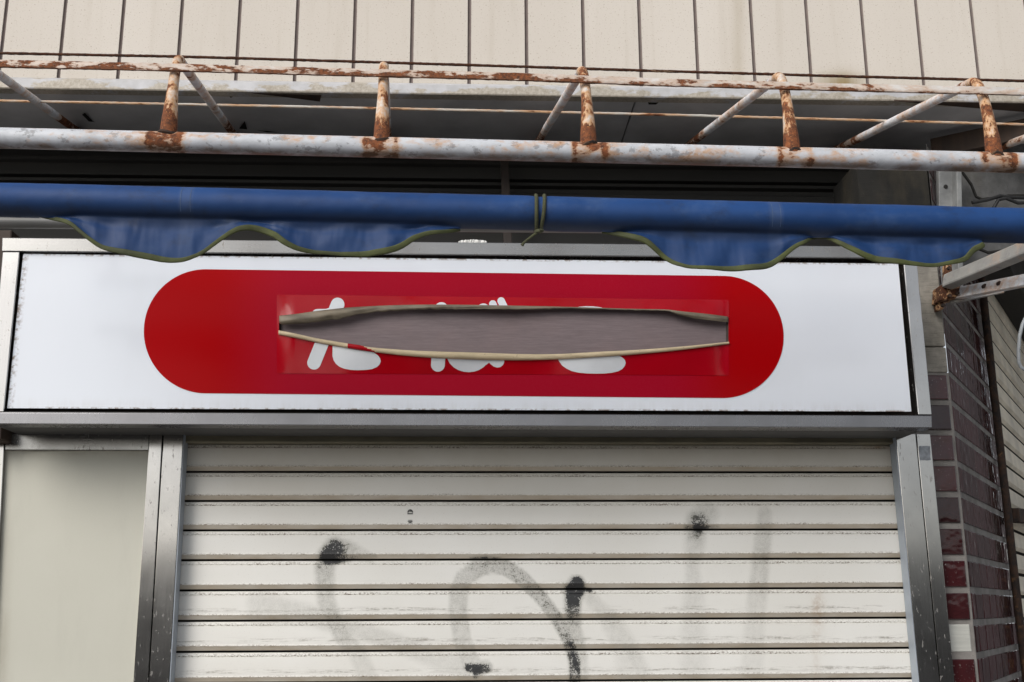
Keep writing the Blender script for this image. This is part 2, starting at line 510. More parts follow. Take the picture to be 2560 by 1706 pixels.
M['alum_d'] = m_metal('aluminium_underside', c=(.060, .059, .058), rough=.6, metal=0., along=(.2, 1, 1), spots=.25)
M['gasket'] = m_plain('black_gasket', (.030, .020, .016), .8, .4, 30)
M['white'] = m_white()
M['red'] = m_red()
M['film'] = m_film()
t = NT('white_film'); M['ink'] = t.done(t.mix(t.ramp(t.noise(12, 4), .3, .7), (.66, .69, .73), (.72, .75, .79)), .16, 0, Specular_IOR_Level=.5)
M['board'] = m_board()
M['flap'] = m_flap('film_back', (.25, .21, .15), (.12, .10, .07))
M['lip'] = m_flap('film_roll', (.66, .55, .37), (.47, .38, .24))
M['shutter'] = m_shutter()
M['sheet'] = m_panel()
M['tile'] = m_tile()
M['grout'] = m_concrete('grout', (.23, .215, .20), False, .25)
M['wtile'] = m_plain('pale_tile', (.50, .50, .46), .45, .1, 30, stretch=(.3, 1, 4), bump=.3)
M['conc'] = m_concrete('old_concrete')
M['concd'] = m_concrete('shaded_concrete', (.012, .0115, .010), True, .6)  # concrete copy coloured darker to paint in the shade under the soffit
M['plaster'] = m_concrete('broken_plaster', (.14, .14, .14), False, .6)
M['shut2'] = m_plain('cream_shutter', (.78, .71, .58), .6, .2, 4)
M['cable'] = m_plain('black_cable', (.015, .015, .016), .6, .3, 20)
M['gcable'] = m_plain('grey_cable', (.30, .32, .34), .5, .15, 20)
M['steel'] = m_plain('painted_steel', (.20, .205, .205), .55, .3, 16, bump=.2)
M['edge'] = m_plain('bluish_edge', (.33, .37, .42), .4, .1, 10)
M['hang'] = m_plain('hanger_brown', (.026, .018, .014), .7, .3, 14)
M['sliver'] = m_plain('sliver_white', (.80, .80, .78), .8, .05, 30)
M['stick'] = m_plain('clear_sticker', (.34, .36, .39), .35, .3, 60)
M['mark'] = m_plain('faded_mark', (.12, .12, .115), .7, .6, 300)
M['unseen_wall'] = m_plain('unseen_wall_render', (.13, .095, .095), .8, .45, 2.2)
M['asphalt'] = m_plain('asphalt', (.05, .05, .052), .9, .25, 30)
M['paving'] = m_plain('paving', (.34, .325, .31), .85, .2, 12)
M['render'] = m_plain('street_wall_render', (.055, .052, .05), .85, .2, 3)

# ------------------------------------------------------------------ ground and street behind the viewer
mb = MB(); mb.quad((-400, -400, 0), (400, -400, 0), (400, 400, 0), (-400, 400, 0))
tag(mb.build('ground', M['asphalt']), kind='structure')
mb = MB(); mb.box(-30, 30, -2.1, 0.6, -.05, .12)
tag(mb.build('pavement', M['paving'], bevel=.01), kind='structure')

# ------------------------------------------------------------------ upper storey: panels, flashing, soffit
YW = -0.08
wall = thing('upper_wall', 'beige panelled upper wall with dark upright joints, above the rusty canopy frame', 'wall', (0, YW, 2.9))
seams = [6, 154.7, 302, 449.3, 596, 741.6, 886, 1029.5, 1173, 1316, 1458, 1600, 1742.3, 1882, 2022.4, 2160, 2300, 2434]
sx = [P(x, 100, YW).x for x in seams]
n = len(sx); k0 = sum(sx)/n; i0 = (n-1)/2
pitch = sum((i-i0)*(x-k0) for i, x in enumerate(sx))/sum((i-i0)**2 for i in range(n))
zb = P(1280, 212, YW).z
gap = S(9.0, P(1280, 100, YW))
def stainf(p):
    x, y = proj(p)
    a = math.exp(-((x-2105)/62)**2)*(1-sstep(0, 44, 207-y) if y < 207 else 1)*1.0
    b = math.exp(-((x-1845)/16)**2)*.26
    c = math.exp(-((x-1830)/60)**2)*.05
    d = .22*sstep(150, 210, y)*.4
    return max(a, b+c, d)
mb = MB(); ms = MB()
for i in range(-5, n+5):
    xa = k0+(i-i0)*pitch+gap/2; xb = xa+pitch-gap
    NX, zs = 12, [zb, zb+.015, zb+.03, zb+.045, zb+.06, zb+.08, zb+.1, zb+.13, zb+.2, zb+.35, zb+.6, 4.6]
    rows = []
    for z in zs:
        rows.append([mb.vert((lerp(xa, xb, q/NX), YW, z), stain=stainf(Vector((lerp(xa, xb, q/NX), YW, z)))) for q in range(NX+1)])
    for A, B in zip(rows, rows[1:]):
        for q in range(NX): mb.face(A[q], A[q+1], B[q+1], B[q])
    # returns into the joints
    for s_, x in ((0, xa), (NX, xb)):
        a = mb.vert((x, YW, zb)); b = mb.vert((x, YW, 4.6)); c = mb.vert((x, YW+.014, 4.6)); d = mb.vert((x, YW+.014, zb))
        mb.face(a, b, c, d)
    # joint sealant, hollowed
    x0, x1 = xa-gap, xa
    pr = [ms.vert((lerp(x0, x1, q/6), YW+.0035+.0025*math.sin(math.pi*q/6), z)) for z in (zb, 4.6) for q in range(7)]
    for q in range(6): ms.face(pr[q], pr[q+1], pr[q+8], pr[q+7])
mb.build('cladding', M['siding'], wall)
ms.build('joint', M['sealant'], wall, smooth=True)
# flashing along the bottom edge
YF = YW-.022
mb = MB()
zt = P(1280, 213, YF).z; z1 = P(1280, 238.5, YF).z
tilt = 0.0
rows = []
NXF = 160
for j, (z, y, lo) in enumerate(((zt+.012, YW-.001, 0), (zt, YF+.004, 0), (zt-.003, YF, .1), ((zt+z1)/2, YF, .6), (z1+.003, YF, 1), (z1, YF+.002, 1), (z1+.001, YW+.012, 1))):
    rows.append([mb.vert((lerp(-3.2, 3.4, q/NXF), y, z), low=lo) for q in range(NXF+1)])
for A, B in zip(rows, rows[1:]):
    for q in range(NXF): mb.face(A[q], B[q], B[q+1], A[q+1])
mb.build('flashing', M['flash'], wall, smooth=True, angle=30)
# soffit boards
YB = 0.30
zs_ = z1+.010
mb = MB()
sj = [PZ(1590.5, 248, zs_).x]
edges = [-3.2, sj[0]-1.82, sj[0], sj[0]+1.82, 3.4]
for a, b in zip(edges, edges[1:]):
    mb.box(a+.002, b-.002, YW+.004, 2.5, zs_, zs_+.012)
mb.build('soffit', M['soffit'], wall, bevel=.0015)
mb = MB(); mb.box(-3.2, 3.4, YW+.03, 2.6, zs_+.016, zs_+.03)
mb.build('soffit_backing', M['darker'], wall)
mb = MB()
for pts in ([(598, 322), (612, 303), (618, 324)], [(205, 287), (212, 283), (232, 303), (238, 306), (222, 304)], [(572, 241), (578, 240), (583, 242), (577, 245)],
            [(1618, 253), (1636, 250), (1650, 254), (1640, 262), (1622, 262)], [(640, 326), (668, 328), (700, 332), (668, 331)]):
    ids = [mb.vert(PZ(x, y, zs_-.002-.004*(k % 2))) for k, (x, y) in enumerate(pts)]
    mb.face(*ids)
mb.build('paint_flake', M['darker'], wall)
# loose strips under the eave
def strip(q, zz, name, label):
    pts = [PZ(x, y, zz) for x, y in q]
    o = MB(); o.hexa(pts+[p+Vector((0, 0, .006)) for p in pts])
    ob = o.build(name, M['brown'], bevel=.001)
    return tag(ob, label, 'batten')
strip([(628, 234), (803, 240), (800, 255), (690, 241)], zs_-.012, 'loose_batten', 'thin dark batten hanging loose under the eave, left of the middle')
strip([(2235, 253.5), (2600, 262), (2600, 284), (2420, 270)], zs_-.012, 'loose_batten', 'long dark batten sagging under the eave at the far right')

# ------------------------------------------------------------------ recessed wall above the sign
bw = thing('recessed_wall', 'dark recessed wall with horizontal ridges behind the blue awning', 'wall', (0, YB, 2.4))
mb = MB()
xr = P(2180, 460, YB).x
prof = [(300, 0), (392, 0), (396, -.012), (404, -.012), (408, 0), (434, -.004), (437, -.016), (441, -.016), (443, 0.004), (449, 0.004), (452, -.02), (458, -.02), (461, 0), (470, 0), (474, -.006), (500, -.006), (504, 0), (700, 0)]
zz = [(P(1280, y+12, YB).z, YB+d) for y, d in prof]
for (z_a, y_a), (z_b, y_b) in zip(zz, zz[1:]):
    mb.quad((-3.2, y_a, z_a), (-3.2, y_b, z_b), (xr, y_b, z_b), (xr, y_a, z_a))
mb.build('ridged_panel', M['dark'], bw)
mb = MB(); mb.slab([(2184, 640), (2230, 640), (2226, 380), (2180, 380)], YB-.03, .08)
mb.build('timber_post', M['brown'], bw, bevel=.003)
mb = MB(); mb.slab([(2230, 640), (2345, 640), (2340, 380), (2226, 380)], YB-.012, .05)
mb.build('concrete_infill', M['concd'], bw)
mb = MB(); mb.box(-3.2, P(2330, 800, 0).x-.02, YB+.05, YB+.1, 0, 3.2)
mb.build('backing', M['darker'], bw)
# hanger strut
mb = MB()
a = P(1261, 400, YB-.06); b = P(1270, 625, .12)
w = S(10, a)
mb.hexa([(b.x-w, b.y-.012, b.z), (b.x+w, b.y-.012, b.z), (a.x+w, a.y-.012, a.z), (a.x-w, a.y-.012, a.z),
         (b.x-w, b.y+.012, b.z), (b.x+w, b.y+.012, b.z), (a.x+w, a.y+.012, a.z), (a.x-w, a.y+.012, a.z)])
tag(mb.build('hanger_bar', M['hang'], bevel=.002), 'thin brown hanger bar behind the awning, dropping to the top of the sign', 'bar')

# ------------------------------------------------------------------ rusty canopy frame
YPIPE, YJ = -0.72, -0.625
fr = thing('canopy_frame', 'rusty white tubular canopy frame with curved posts along the eave', 'canopy frame', P(1280, 377, YPIPE))
pa, pb = P(-150, 341.8, YPIPE), P(2700, 411.4, YPIPE)
pm = P(1280, 377, YPIPE)
rp = S(25.8, pm)
joints = [(-67, 140, -105, 319), (451, 153, 420.7, 332), (960, 169, 954, 351), (1452, 181, 1471.5, 362), (1941, 196, 1981, 381), (2425, 209, 2487, 391), (2905, 222, 2985, 402)]
jb = [P(j[2], j[3], YPIPE) for j in joints]
def pipe_attr(p, i):
    rr = 0
    for q in jb:
        d = abs(p.x-q.x)/S(44, q)
        a = (.27+.05*math.sin(q.x*31+p.x*60))*sstep(1.25, .75, d)+.16*sstep(.6, .85, d)*sstep(1.15, .95, d)+.10*sstep(.5, .0, d)*(1 if p.z > q.z-.012 else .2)
        rr = max(rr, a)
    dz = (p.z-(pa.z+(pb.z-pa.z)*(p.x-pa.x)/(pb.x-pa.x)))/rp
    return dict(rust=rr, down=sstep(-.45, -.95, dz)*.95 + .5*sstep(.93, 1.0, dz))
mb = MB()
NP = 420
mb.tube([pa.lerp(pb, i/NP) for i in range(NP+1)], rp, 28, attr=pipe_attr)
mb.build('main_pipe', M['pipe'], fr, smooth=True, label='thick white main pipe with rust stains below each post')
VPd = ray(1003, 912).normalized()      # common direction of the sloping tubes
posts = []
tubes = []
for k, (tx, ty, bx, by) in enumerate(joints):
    top = P(tx, ty, YJ+.02)
    base = P(bx, by+6, YPIPE-.004)
    ro = S(12.3, top)
    # sloping tube back to the wall
    L = .95
    path = [top+VPd*(L*(1-i/12)) for i in range(13)]
    # elbow: leave along -VPd, turn down to the base
    d1 = -VPd
    ctrl = [top, top+d1*.055+Vector((0, 0, .004)), base+Vector((0, 0.012, .105)), base+Vector((0, .0, .06)), base]
    el = []
    NE = 22
    for i in range(1, NE+1):
        t_ = i/NE
        # quartic bezier
        c = [(1-t_)**4, 4*t_*(1-t_)**3, 6*t_*t_*(1-t_)**2, 4*t_**3*(1-t_), t_**4]
        el.append(sum((q*w_ for q, w_ in zip(ctrl, c)), Vector((0, 0, 0))))
    tubes.append((top, ro))
    mb = MB()
    mb.tube(path, ro*.97, 14, attr=lambda p, i: dict(rust=.12*random.random()+(.30 if i < 5 else .1 if i == 8 else 0), down=.25 if i < 2 else 0))
    st = mb.build('sloping_tube', M['strut'], fr, smooth=True)
    rad = [ro*1.0]*5+[ro*lerp(1.0, 1.62, sstep(.2, 1, i/(NE-5))) for i in range(NE-4)]
    mb = MB()
    seedv = random.random()
    def pat(p, i, seedv=seedv):
        f = i/NE
        return dict(rust=.02+.05*(1-f)+.50*sstep(.70, .98, f)+.12*sstep(.35, .7, f)*seedv, down=0)
    mb.tube([path[-1]]+el, [ro*.99]+rad[:len(el)], 18, attr=pat)
    o = mb.build('curved_post', M['post'], fr, smooth=True)
    # weld bead
    mb = MB()
    pts = []
    for q in range(17):
        a = 2*math.pi*q/16
        pts.append(base+Vector((math.cos(a)*S(21, base), math.sin(a)*S(13, base)-.004, S(5, base)+.004*math.sin(a*2+k)-.006*math.cos(a)**2)))
    mb.tube(pts, .0042, 6, attr=lambda p, i: dict(rust=.5))
    mb.build('weld', M['iron'], o, smooth=True)
# front rail: flat bar in front of the posts
def bar(name, pl, Y, half, thick, mat, rfun, label=None, sag=0, NB=260):
    mb = MB()
    rows = []
    x0, x1 = pl[0][0], pl[-1][0]
    for i in range(NB+1):
        x = lerp(x0, x1, i/NB); y = interp(pl, x)
        c = P(x, y, Y); h = S(half, c)
        jig = [random.uniform(-1, 1)*.0006 for _ in range(4)]
        rr = rfun(x)
        rows.append([mb.vert(c+Vector((0, -thick/2+jig[0]*.3, -h+jig[1])), rust=rr+.08, down=.5), mb.vert(c+Vector((0, -thick/2+jig[0]*.4, -h*.2)), rust=rr),
                     mb.vert(c+Vector((0, -thick/2, h+jig[2])), rust=rr-.10),
                     mb.vert(c+Vector((0, thick/2, h+jig[2])), rust=rr-.10), mb.vert(c+Vector((0, thick/2, -h+jig[3])), rust=rr+.08, down=.7)])
    for A, B in zip(rows, rows[1:]):
        for q in range(5): mb.face(A[q], A[(q+1) % 5], B[(q+1) % 5], B[q])
    return mb.build(name, mat, fr, smooth=True, angle=30, label=label)
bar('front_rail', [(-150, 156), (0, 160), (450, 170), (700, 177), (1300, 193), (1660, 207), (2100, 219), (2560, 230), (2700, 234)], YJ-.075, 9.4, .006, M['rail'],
    lambda x: interp([(0, .10), (380, .05), (420, .02), (600, -.04), (800, -.02), (1000, .06), (1350, .08), (1500, -.12), (1620, -.06), (1800, .0), (2100, -.02), (2250, -.16), (2560, -.2)], x), 'flat front rail, scaly with rust')
def rod(name, pl, Yf, half, mat, rust, label=None, lump=.0006):
    mb = MB()
    NB = 420
    pts, rad = [], []
    for i in range(NB+1):
        x = lerp(pl[0][0], pl[-1][0], i/NB)
        c = P(x, interp(pl, x), Yf); pts.append(c+Vector((0, 0, random.uniform(-1, 1)*lump*.5)))
        rad.append(S(half, c)*(1+random.random()*.22))
    mb.tube(pts, rad, 8, attr=lambda p, i: dict(rust=rust, down=0))
    return mb.build(name, mat, fr, smooth=True, label=label)
top1 = tubes[1][0]
rod('top_rod', [(-150, 130), (0, 133.5), (450, 142), (700, 149), (1300, 167), (1660, 178.5), (2100, 191), (2560, 203), (2700, 207)], YJ+.045, 3.3, M['rod'], .12, 'thin rusty rod above the posts')
# second bar lies on the tubes farther back: find where along the tube it shows
def tube_Y_at(py):
    lo, hi = 0., .9
    for _ in range(40):
        m = (lo+hi)/2
        if proj(top1+VPd*m)[1] < py: lo = m
        else: hi = m
    return (top1+VPd*lo).y
YL = tube_Y_at(264)+.0
rod('back_rod', [(-150, 250), (0, 252.5), (586, 264), (1300, 279), (1660, 287.5), (2560, 312), (2700, 316)], YL+.004, 3.1, M['lath'], .0, 'thin rod across the sloping tubes')

# ------------------------------------------------------------------ blue awning
YA = -0.80
def a_top(x): return lerp(457, 521, x/2560)
def a_bot(x): return lerp(543, 609, x/2560)
val_l = [(98, 544), (140, 550), (170, 554), (190, 560), (217, 580), (245, 601), (270, 616), (300, 625), (343, 633), (400, 643), (430, 648), (465, 649), (490, 643), (520, 628), (545, 610), (570, 592), (600, 577), (630, 571), (650, 572), (675, 579), (697, 590), (722, 608), (756, 622), (807, 629), (884, 634), (956, 631), (985, 624), (1012, 611), (1038, 595), (1072, 584), (1110, 580), (1153, 576)]
val_r = [(1505, 583), (1545, 587), (1582, 593), (1607, 602), (1633, 622), (1660, 644), (1683, 658), (1717, 668), (1794, 671), (1870, 669), (1909, 661), (1939, 643), (1974, 617), (2004, 603), (2043, 597), (2077, 601), (2111, 620), (2142, 637), (2196, 651), (2253, 658), (2310, 661), (2368, 653), (2398, 643), (2421, 621), (2448, 611)]
def a_val(x):
    if 98 <= x <= 1153: return cinterp(val_l, x)
    if 1505 <= x <= 2448: return cinterp(val_r, x)
    return None
aw = thing('awning', 'rolled blue canvas awning with a scalloped valance edged in olive, above the sign', 'awning', P(1280, 530, YA))
mb = MB(); rows = []
NA, NF = 34, 16
xs_ = frange(-120, 2680, 560)
edge_l, edge_r = [], []
for x in xs_:
    c = P(x, (a_top(x)+a_bot(x))/2, YA)
    r = S((a_bot(x)-a_top(x))/2, c)
    pin = math.exp(-((x-1348)/17)**2)
    r *= 1-.055*pin
    wr = math.exp(-((x-1348)/85)**2)
    v = a_val(x); row = []
    fade = max(sstep(20, 14, abs(x-474)), sstep(18, 13, abs(x-1930)))
    def ring(a, rr=1.0):
        w_ = .022*mnoise.noise(Vector((x*.006, a*1.3, 1)))+.010*mnoise.noise(Vector((x*.03-a*1.2, a*2.2, 5)))+.012*wr*math.sin(a*7+math.copysign(1, x-1348)*.6)*(1-pin)
        return c+Vector((0, -math.cos(a)*r*(rr+w_), math.sin(a)*r*(rr+w_)))
    AEND = -69
    for i in range(NA+1):
        a = R(lerp(215, AEND, i/NA))
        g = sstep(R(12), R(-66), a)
        row.append(mb.vert(ring(a), fade=fade, grime=g*.8))  # grime: shade painted under the roll
    p0 = ring(R(AEND)); pprev = ring(R(AEND+6))
    if v is not None:
        ze = P(x, v, YA-r*.48).z
        L = max(0., p0.z-ze)
        wgt = sstep(0.002, .018, L)
    else: L = 0; wgt = 0
    for j in range(1, NF+1):
        t_ = j/NF
        A_ = ring(R(lerp(AEND, -150, t_)))
        # hanging flap: tucks back under the roll, then swings forward
        fo = -r*math.cos(R(AEND))+r*.07*math.sin(min(1, t_*2.2)*math.pi)*(1 if t_ < .45 else 0) - r*.12*sstep(.15, 1, t_)
        fo += r*.10*math.sin(x*.016+1)*t_ + r*(.05*math.sin(x*.05)+.17*mnoise.noise(Vector((x*.02, t_*1.5, 3)))+.025*mnoise.noise(Vector((x*.09, t_*2, 8))))*sstep(0, .3, t_)
        B_ = Vector((c.x, c.y+fo, p0.z-L*t_))
        q = A_.lerp(B_, wgt)
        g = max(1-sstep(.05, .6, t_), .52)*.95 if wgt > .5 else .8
        row.append(mb.vert(q, fade=fade*.8, grime=g*.7+(0 if wgt > .5 else .2)))  # grime: shade painted on the flap
    if v is not None:
        (edge_l if x < 1300 else edge_r).append((mb.v[row[-1]].copy(), wgt, x))
    rows.append(row)
for A, B in zip(rows, rows[1:]):
    for q in range(NA+NF): mb.face(A[q], A[q+1], B[q+1], B[q])
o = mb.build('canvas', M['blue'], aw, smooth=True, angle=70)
for e in (edge_l, edge_r):
    mb = MB()
    pts = [p+Vector((0, -.001, -.001)) for p, w_, x in e]
    hw = [S(6.6, p)*lerp(.35, 1, w_)*(1+.25*math.sin(x*.021)) for p, w_, x in e]
    mb.tube(pts, hw, 8, flat=.62, up=Vector((0, -1, 0)))
    mb.build('edge_trim', M['trim'], aw, smooth=True)
# stitching on the two joins
thr_ = m_plain('thread', (.06, .10, .19), .8, .2, 50)
for sxp in (462, 486, 1920, 1940):
    mb = MB()
    c = P(sxp, (a_top(sxp)+a_bot(sxp))/2, YA); r = S((a_bot(sxp)-a_top(sxp))/2, c)+.0005
    pr = None
    for i in range(41):
        an = R(100-i*3.6)
        q = [mb.vert(c+Vector((dx, -math.cos(an)*r, math.sin(an)*r))) for dx in (-.0005, .0005)]
        if pr: mb.face(pr[0], pr[1], q[1], q[0])
        pr = q
    mb.build('seam', thr_, aw)
# grey front bar under the roll
mb = MB()
bp = []
for x in (-120, 2460):
    c = P(x, lerp(556, 577, x/2560), YA+.13)
    bp.append(c)
h = S(17, bp[0])
a, b = bp
mb.tube([a.lerp(b, i/10) for i in range(11)], h, 20, flat=.9)
mb.build('front_bar', m_plain('dull_grey_bar', (.17, .17, .165), .5, .2, 8, stretch=(.3, 1, 1)), aw, smooth=True)
# cord
mb = MB()
def loop(xc, lean, slack):
    c = P(xc, (a_top(xc)+a_bot(xc))/2, YA); r = S((a_bot(xc)-a_top(xc))/2, c)*.96+S(3.4, c)
    pts = []
    for i in range(49):
        a = 2*math.pi*i/48+R(-80)
        pts.append(c+Vector((lean*math.sin(a)*r*.12+slack*max(0, -math.sin(a))**2, -math.cos(a)*r, math.sin(a)*r)))
    return pts, c, r
for xc, lean, sl in ((1338.5, .15, .002), (1357.5, .5, -.003)):
    pts, c, r = loop(xc, lean, sl)
    mb.tube(pts, S(4.6, c), 8)
c = P(1345, 577, YA-.01)
tail = [P(1346, 576, YA-.025), P(1342, 582, YA-.03), P(1334, 588, YA-.03), P(1322, 597, YA-.03), P(1311, 606, YA-.03), P(1305, 614, YA-.03)]
mb.tube(tail, [S(4.2, c), S(4.2, c), S(3.4, c), S(3.2, c), S(3.2, c), S(4.4, c)], 8)
mb.tube([P(1338, 579, YA-.03), P(1348, 577, YA-.036), P(1356, 577, YA-.028)], S(4.5, c), 8)
tag(mb.build('tie_cord', M['rope'], smooth=True), 'olive cord looped twice around the blue awning roll', 'cord')

# awning arms and bracket on the right
def flatbar(mbx, a, b, w, t_, n=None):
    d = (b-a).normalized(); n = n or Vector((0, -1, 0)); sd = d.cross(n).normalized(); n = sd.cross(d)
    q = lambda p, i, j: p+sd*(w/2*i)+n*(t_/2*j)
    mbx.hexa([q(a, -1, 1), q(a, 1, 1), q(b, 1, 1), q(b, -1, 1), q(a, -1, -1), q(a, 1, -1), q(b, 1, -1), q(b, -1, -1)])
br_o = P(2372, 715, -.06)
mb = MB(); flatbar(mb, P(2368, 706, -.075), P(2740, 551, -.62), S(35, br_o), .03)
mb.build('upper_arm', M['armp'], aw, bevel=.005)
mb = MB()
a, b = P(2392, 731, -.065), P(2760, 659, -.50)
flatbar(mb, a, b, S(27, br_o), .004)
d_ = (b-a).normalized()
flatbar(mb, a+Vector((0, .012, -S(13, br_o))), b+Vector((0, .012, -S(13, br_o))), .026, .004, Vector((0, 0, -1)))
mb.build('lower_arm', M['strut'], aw, bevel=.0012)
mb = MB(); flatbar(mb, P(2375, 757, -.045), P(2510, 728, -.1), S(9, br_o), .012)
mb.build('stay', M['armp'], aw, bevel=.002)
mb = MB()
mb.slab([(2349, 752), (2402, 742), (2402, 700), (2352, 712)], -.075, .055)
mb.slab([(2363, 708), (2384, 702), (2380, 655), (2362, 662)], -.06, .02)
mb.slab([(2346, 776), (2361, 772), (2358, 738), (2344, 742)], -.05, .03)
brk = mb.build('bracket', m_rustpaint('bracket_paint', .52, 40, (1, 1, 1), .4, .6, (.24, .23, .21), rk=.4), aw, bevel=.004)
for x, y in ((2356, 765), (2372, 741), (2391, 735), (2371, 672)):
    mb = MB(); p = P(x, y, -.078)
    mb.tube([p, p+Vector((0, -.009, 0))], S(5, p), 6)
    mb.build('bolt', M['iron'], brk)
for x, y in ((2448, 706), (2489, 697)):
    mb = MB(); p = P(x, y, -.16 if x < 2470 else -.205)
    p = a+d_*((p-a).dot(d_))
    mb.tube([p+Vector((0, -.001, 0)), p+Vector((0, -.010, 0))], S(6, p), 8)
    mb.build('bolt', M['iron'], aw)

# ------------------------------------------------------------------ sign box
YS = -0.225
sg = thing('shop_sign', 'white shop sign with a red lozenge, torn open across its lettering', 'sign', P(1170, 1060, YS))
tb = lambda x: interp([(19, 595.2), (1331, 608), (2290, 618)], x)
# frame bars (front face quads, hexahedra going back)
mb = MB(); mb.slab([(4, 628.6), (2294, 646.5), (2291, 617.5), (19.3-14, 594.5)], YS, .06)
mb.build('top_bar', M['alum'], sg, bevel=.0018)
mb = MB(); mb.slab([(-27, 1030.5), (9.2, 1030.5), (49, 630.2), (6.5, 630.2)], YS, .06)
mb.build('side_bar', M['alum_v'], sg, bevel=.0018)
mb = MB(); mb.slab([(2295.7, 1037.6), (2329.6, 1037.8), (2292, 648), (2258.2, 648)], YS, .06)
mb.build('side_bar', M['alum_v'], sg, bevel=.0018)
zf = P(1280, 1065.5, YS).z
y_back = YS
for q in range(400):
    yy = YS+q*.001
    if proj(Vector((0, yy, zf)))[1] > 1096.5: y_back = yy; break
print('sign underside back', y_back)
mb = MB(); mb.slab([(-32, 1060.5), (2330.5, 1070.5), (2329.6, 1039), (-29, 1031)], YS-.0015, .05)
mb.build('bottom_bar', M['alum_b'], sg, bevel=.002)
q = [P(-32, 1060.5, YS), P(2330.5, 1070.5, YS)]
mb = MB()
z0, z1_ = q[0].z, q[1].z
mb.hexa([q[0]+Vector((0, .002, .004)), q[1]+Vector((0, .002, .004)), q[1]+Vector((0, .002, .03)), q[0]+Vector((0, .002, .03)),
         q[0]+Vector((0, y_back-YS, .004)), q[1]+Vector((0, y_back-YS, .004)), q[1]+Vector((0, y_back-YS, .03)), q[0]+Vector((0, y_back-YS, .03))])
mb.build('underside', M['alum_d'], sg, bevel=.001)
# box body behind the face
c4 = [P(-25, 1045, YS), P(2322, 1052, YS), P(2288, 622, YS), P(10, 600, YS)]
mb = MB()
fr_ = [p+Vector((0, .058, 0)) for p in c4]; bk_ = [p+Vector((0, .058+.145, 0)) for p in c4]
mb.hexa(fr_+bk_)
mb.build('casing', M['alum_d'], sg)
# black gasket plane behind the face edges
mb = MB(); mb.slab([(-10, 1036), (2300, 1040), (2266, 640), (40, 624)], YS+.034, .004)
mb.build('gasket', M['gasket'], sg)
# tear outline
t_up = [(697, 791), (743, 786), (784.5, 780), (826, 775), (862, 771), (912, 768), (972, 765), (1076, 763), (1195, 764), (1300, 766), (1438, 769), (1512, 771.4), (1587, 773.8), (1660, 775), (1673, 776), (1706, 780), (1765, 786), (1819, 793), (1824, 794)]
t_lo = [(695, 837), (743, 846), (790, 856), (868, 870), (942, 881), (1046, 892), (1195, 899), (1300, 900), (1408, 897), (1497, 892), (1587, 886), (1706, 874), (1822, 859), (1824, 859)]
TX0, TX1 = 697.5, 1821
def tear(px, py, g=0):
    return max(cinterp(t_up, px)-g-py, py-cinterp(t_lo, px)-g, TX0-g-px, px-TX1-g)
def ntear(g=0): return lambda px, py: -tear(px, py, g)
# white face
wq = [(18, 1021), (2287.5, 1029.5), (2254.3, 660), (58, 635)]
def quadmap(q, u, v):
    a = (lerp(q[0][0], q[1][0], u), lerp(q[0][1], q[1][1], u)); b = (lerp(q[3][0], q[2][0], u), lerp(q[3][1], q[2][1], u))
    return lerp(a[0], b[0], v), lerp(a[1], b[1], v)
YFACE = YS+.009
mb = MB()
def wat(u, v):
    px, py = quadmap(wq, u, v)
    ed = min(u*2230, (1-u)*2230, v*380, (1-v)*380)
    return dict(low=(1-sstep(0, 34, v*380))*.9, edge=1-sstep(0, 5, ed))
us = [0, .001, .002, .004]+frange(.008, .992, 280)+[.996, .998, .999, 1]
vs = [0, .006, .012, .02, .035, .05]+frange(.07, .97, 46)+[.985, .994, 1]
clip_grid(mb, us, vs[::-1], [lambda u, v: -tear(*quadmap(wq, u, v), 4)],
          lambda u, v: P(*quadmap(wq, u, v), YFACE), wat)
mb.build('white_face', M['white'], sg, smooth=True)
# red lozenge
cl, crr = (514.5, 828.6), (1806.5, 842.8)
def cap(px, py):
    cx = max(cl[0], min(crr[0], px)); cy = interp([cl, crr], px)
    r = lerp(155, 152.7, (cx-cl[0])/(crr[0]-cl[0]))
    yl = interp([(cl[0], 828.6), (crr[0], 842.8)], cx)
    return math.hypot(px-cx, py-yl)-r
mb = MB()
clip_grid(mb, frange(352, 1966, 520), frange(668, 1002, 120)[::1], [cap, ntear(1.5)],
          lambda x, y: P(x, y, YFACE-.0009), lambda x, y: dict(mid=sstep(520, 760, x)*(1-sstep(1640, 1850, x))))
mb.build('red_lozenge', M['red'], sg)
# glossy film patch that was stuck across the lettering, bulging towards the tear
fq = [(692, 934), (1823, 939), (1820, 750), (696.5, 737)]
def ftop(x): return lerp(737, 750, (x-696)/1124)
def fbot(x): return lerp(934, 939, (x-692)/1131)
wav = lambda x: .85+.35*math.sin(x*.011+.6)+.18*math.sin(x*.031)
def bulge(x, y):
    u_, l_ = cinterp(t_up, x), cinterp(t_lo, x)
    e = sstep(690, 740, x)*(1-sstep(1780, 1822, x))
    if y < (u_+l_)/2:
        t_ = max(0, min(1, (y-ftop(x))/(u_-ftop(x)))); return .0075*e*wav(x)*t_**1.15
    t_ = max(0, min(1, (fbot(x)-y)/(fbot(x)-l_))); return .0105*e*wav(x+150)*t_**1.0
YFILM = YFACE-.0018
def fpos(x, y, o=0): return P(x, y, YFILM-bulge(x, y)-o)
def infilm(x, y): return max(ftop(x)-y, y-fbot(x), 692-x, x-1822)
mb = MB(); clip_grid(mb, frange(688, 1826, 330), frange(732, 944, 100), [infilm, ntear()], fpos)
mb.build('film_patch', M['film'], sg, smooth=True)
A = lambda x, y: (600+x/3.361, 700+y/3.361)
B = lambda x, y: (1200+x/3.361, 700+y/3.361)
def strokes(segs=(), polys=()):
    def f(x, y):
        d = 1e9
        for a, b, r in segs: d = min(d, seg_d(x, y, a, b, r))
        for p in polys: d = min(d, poly_d(x, y, p))
        return d
    return f
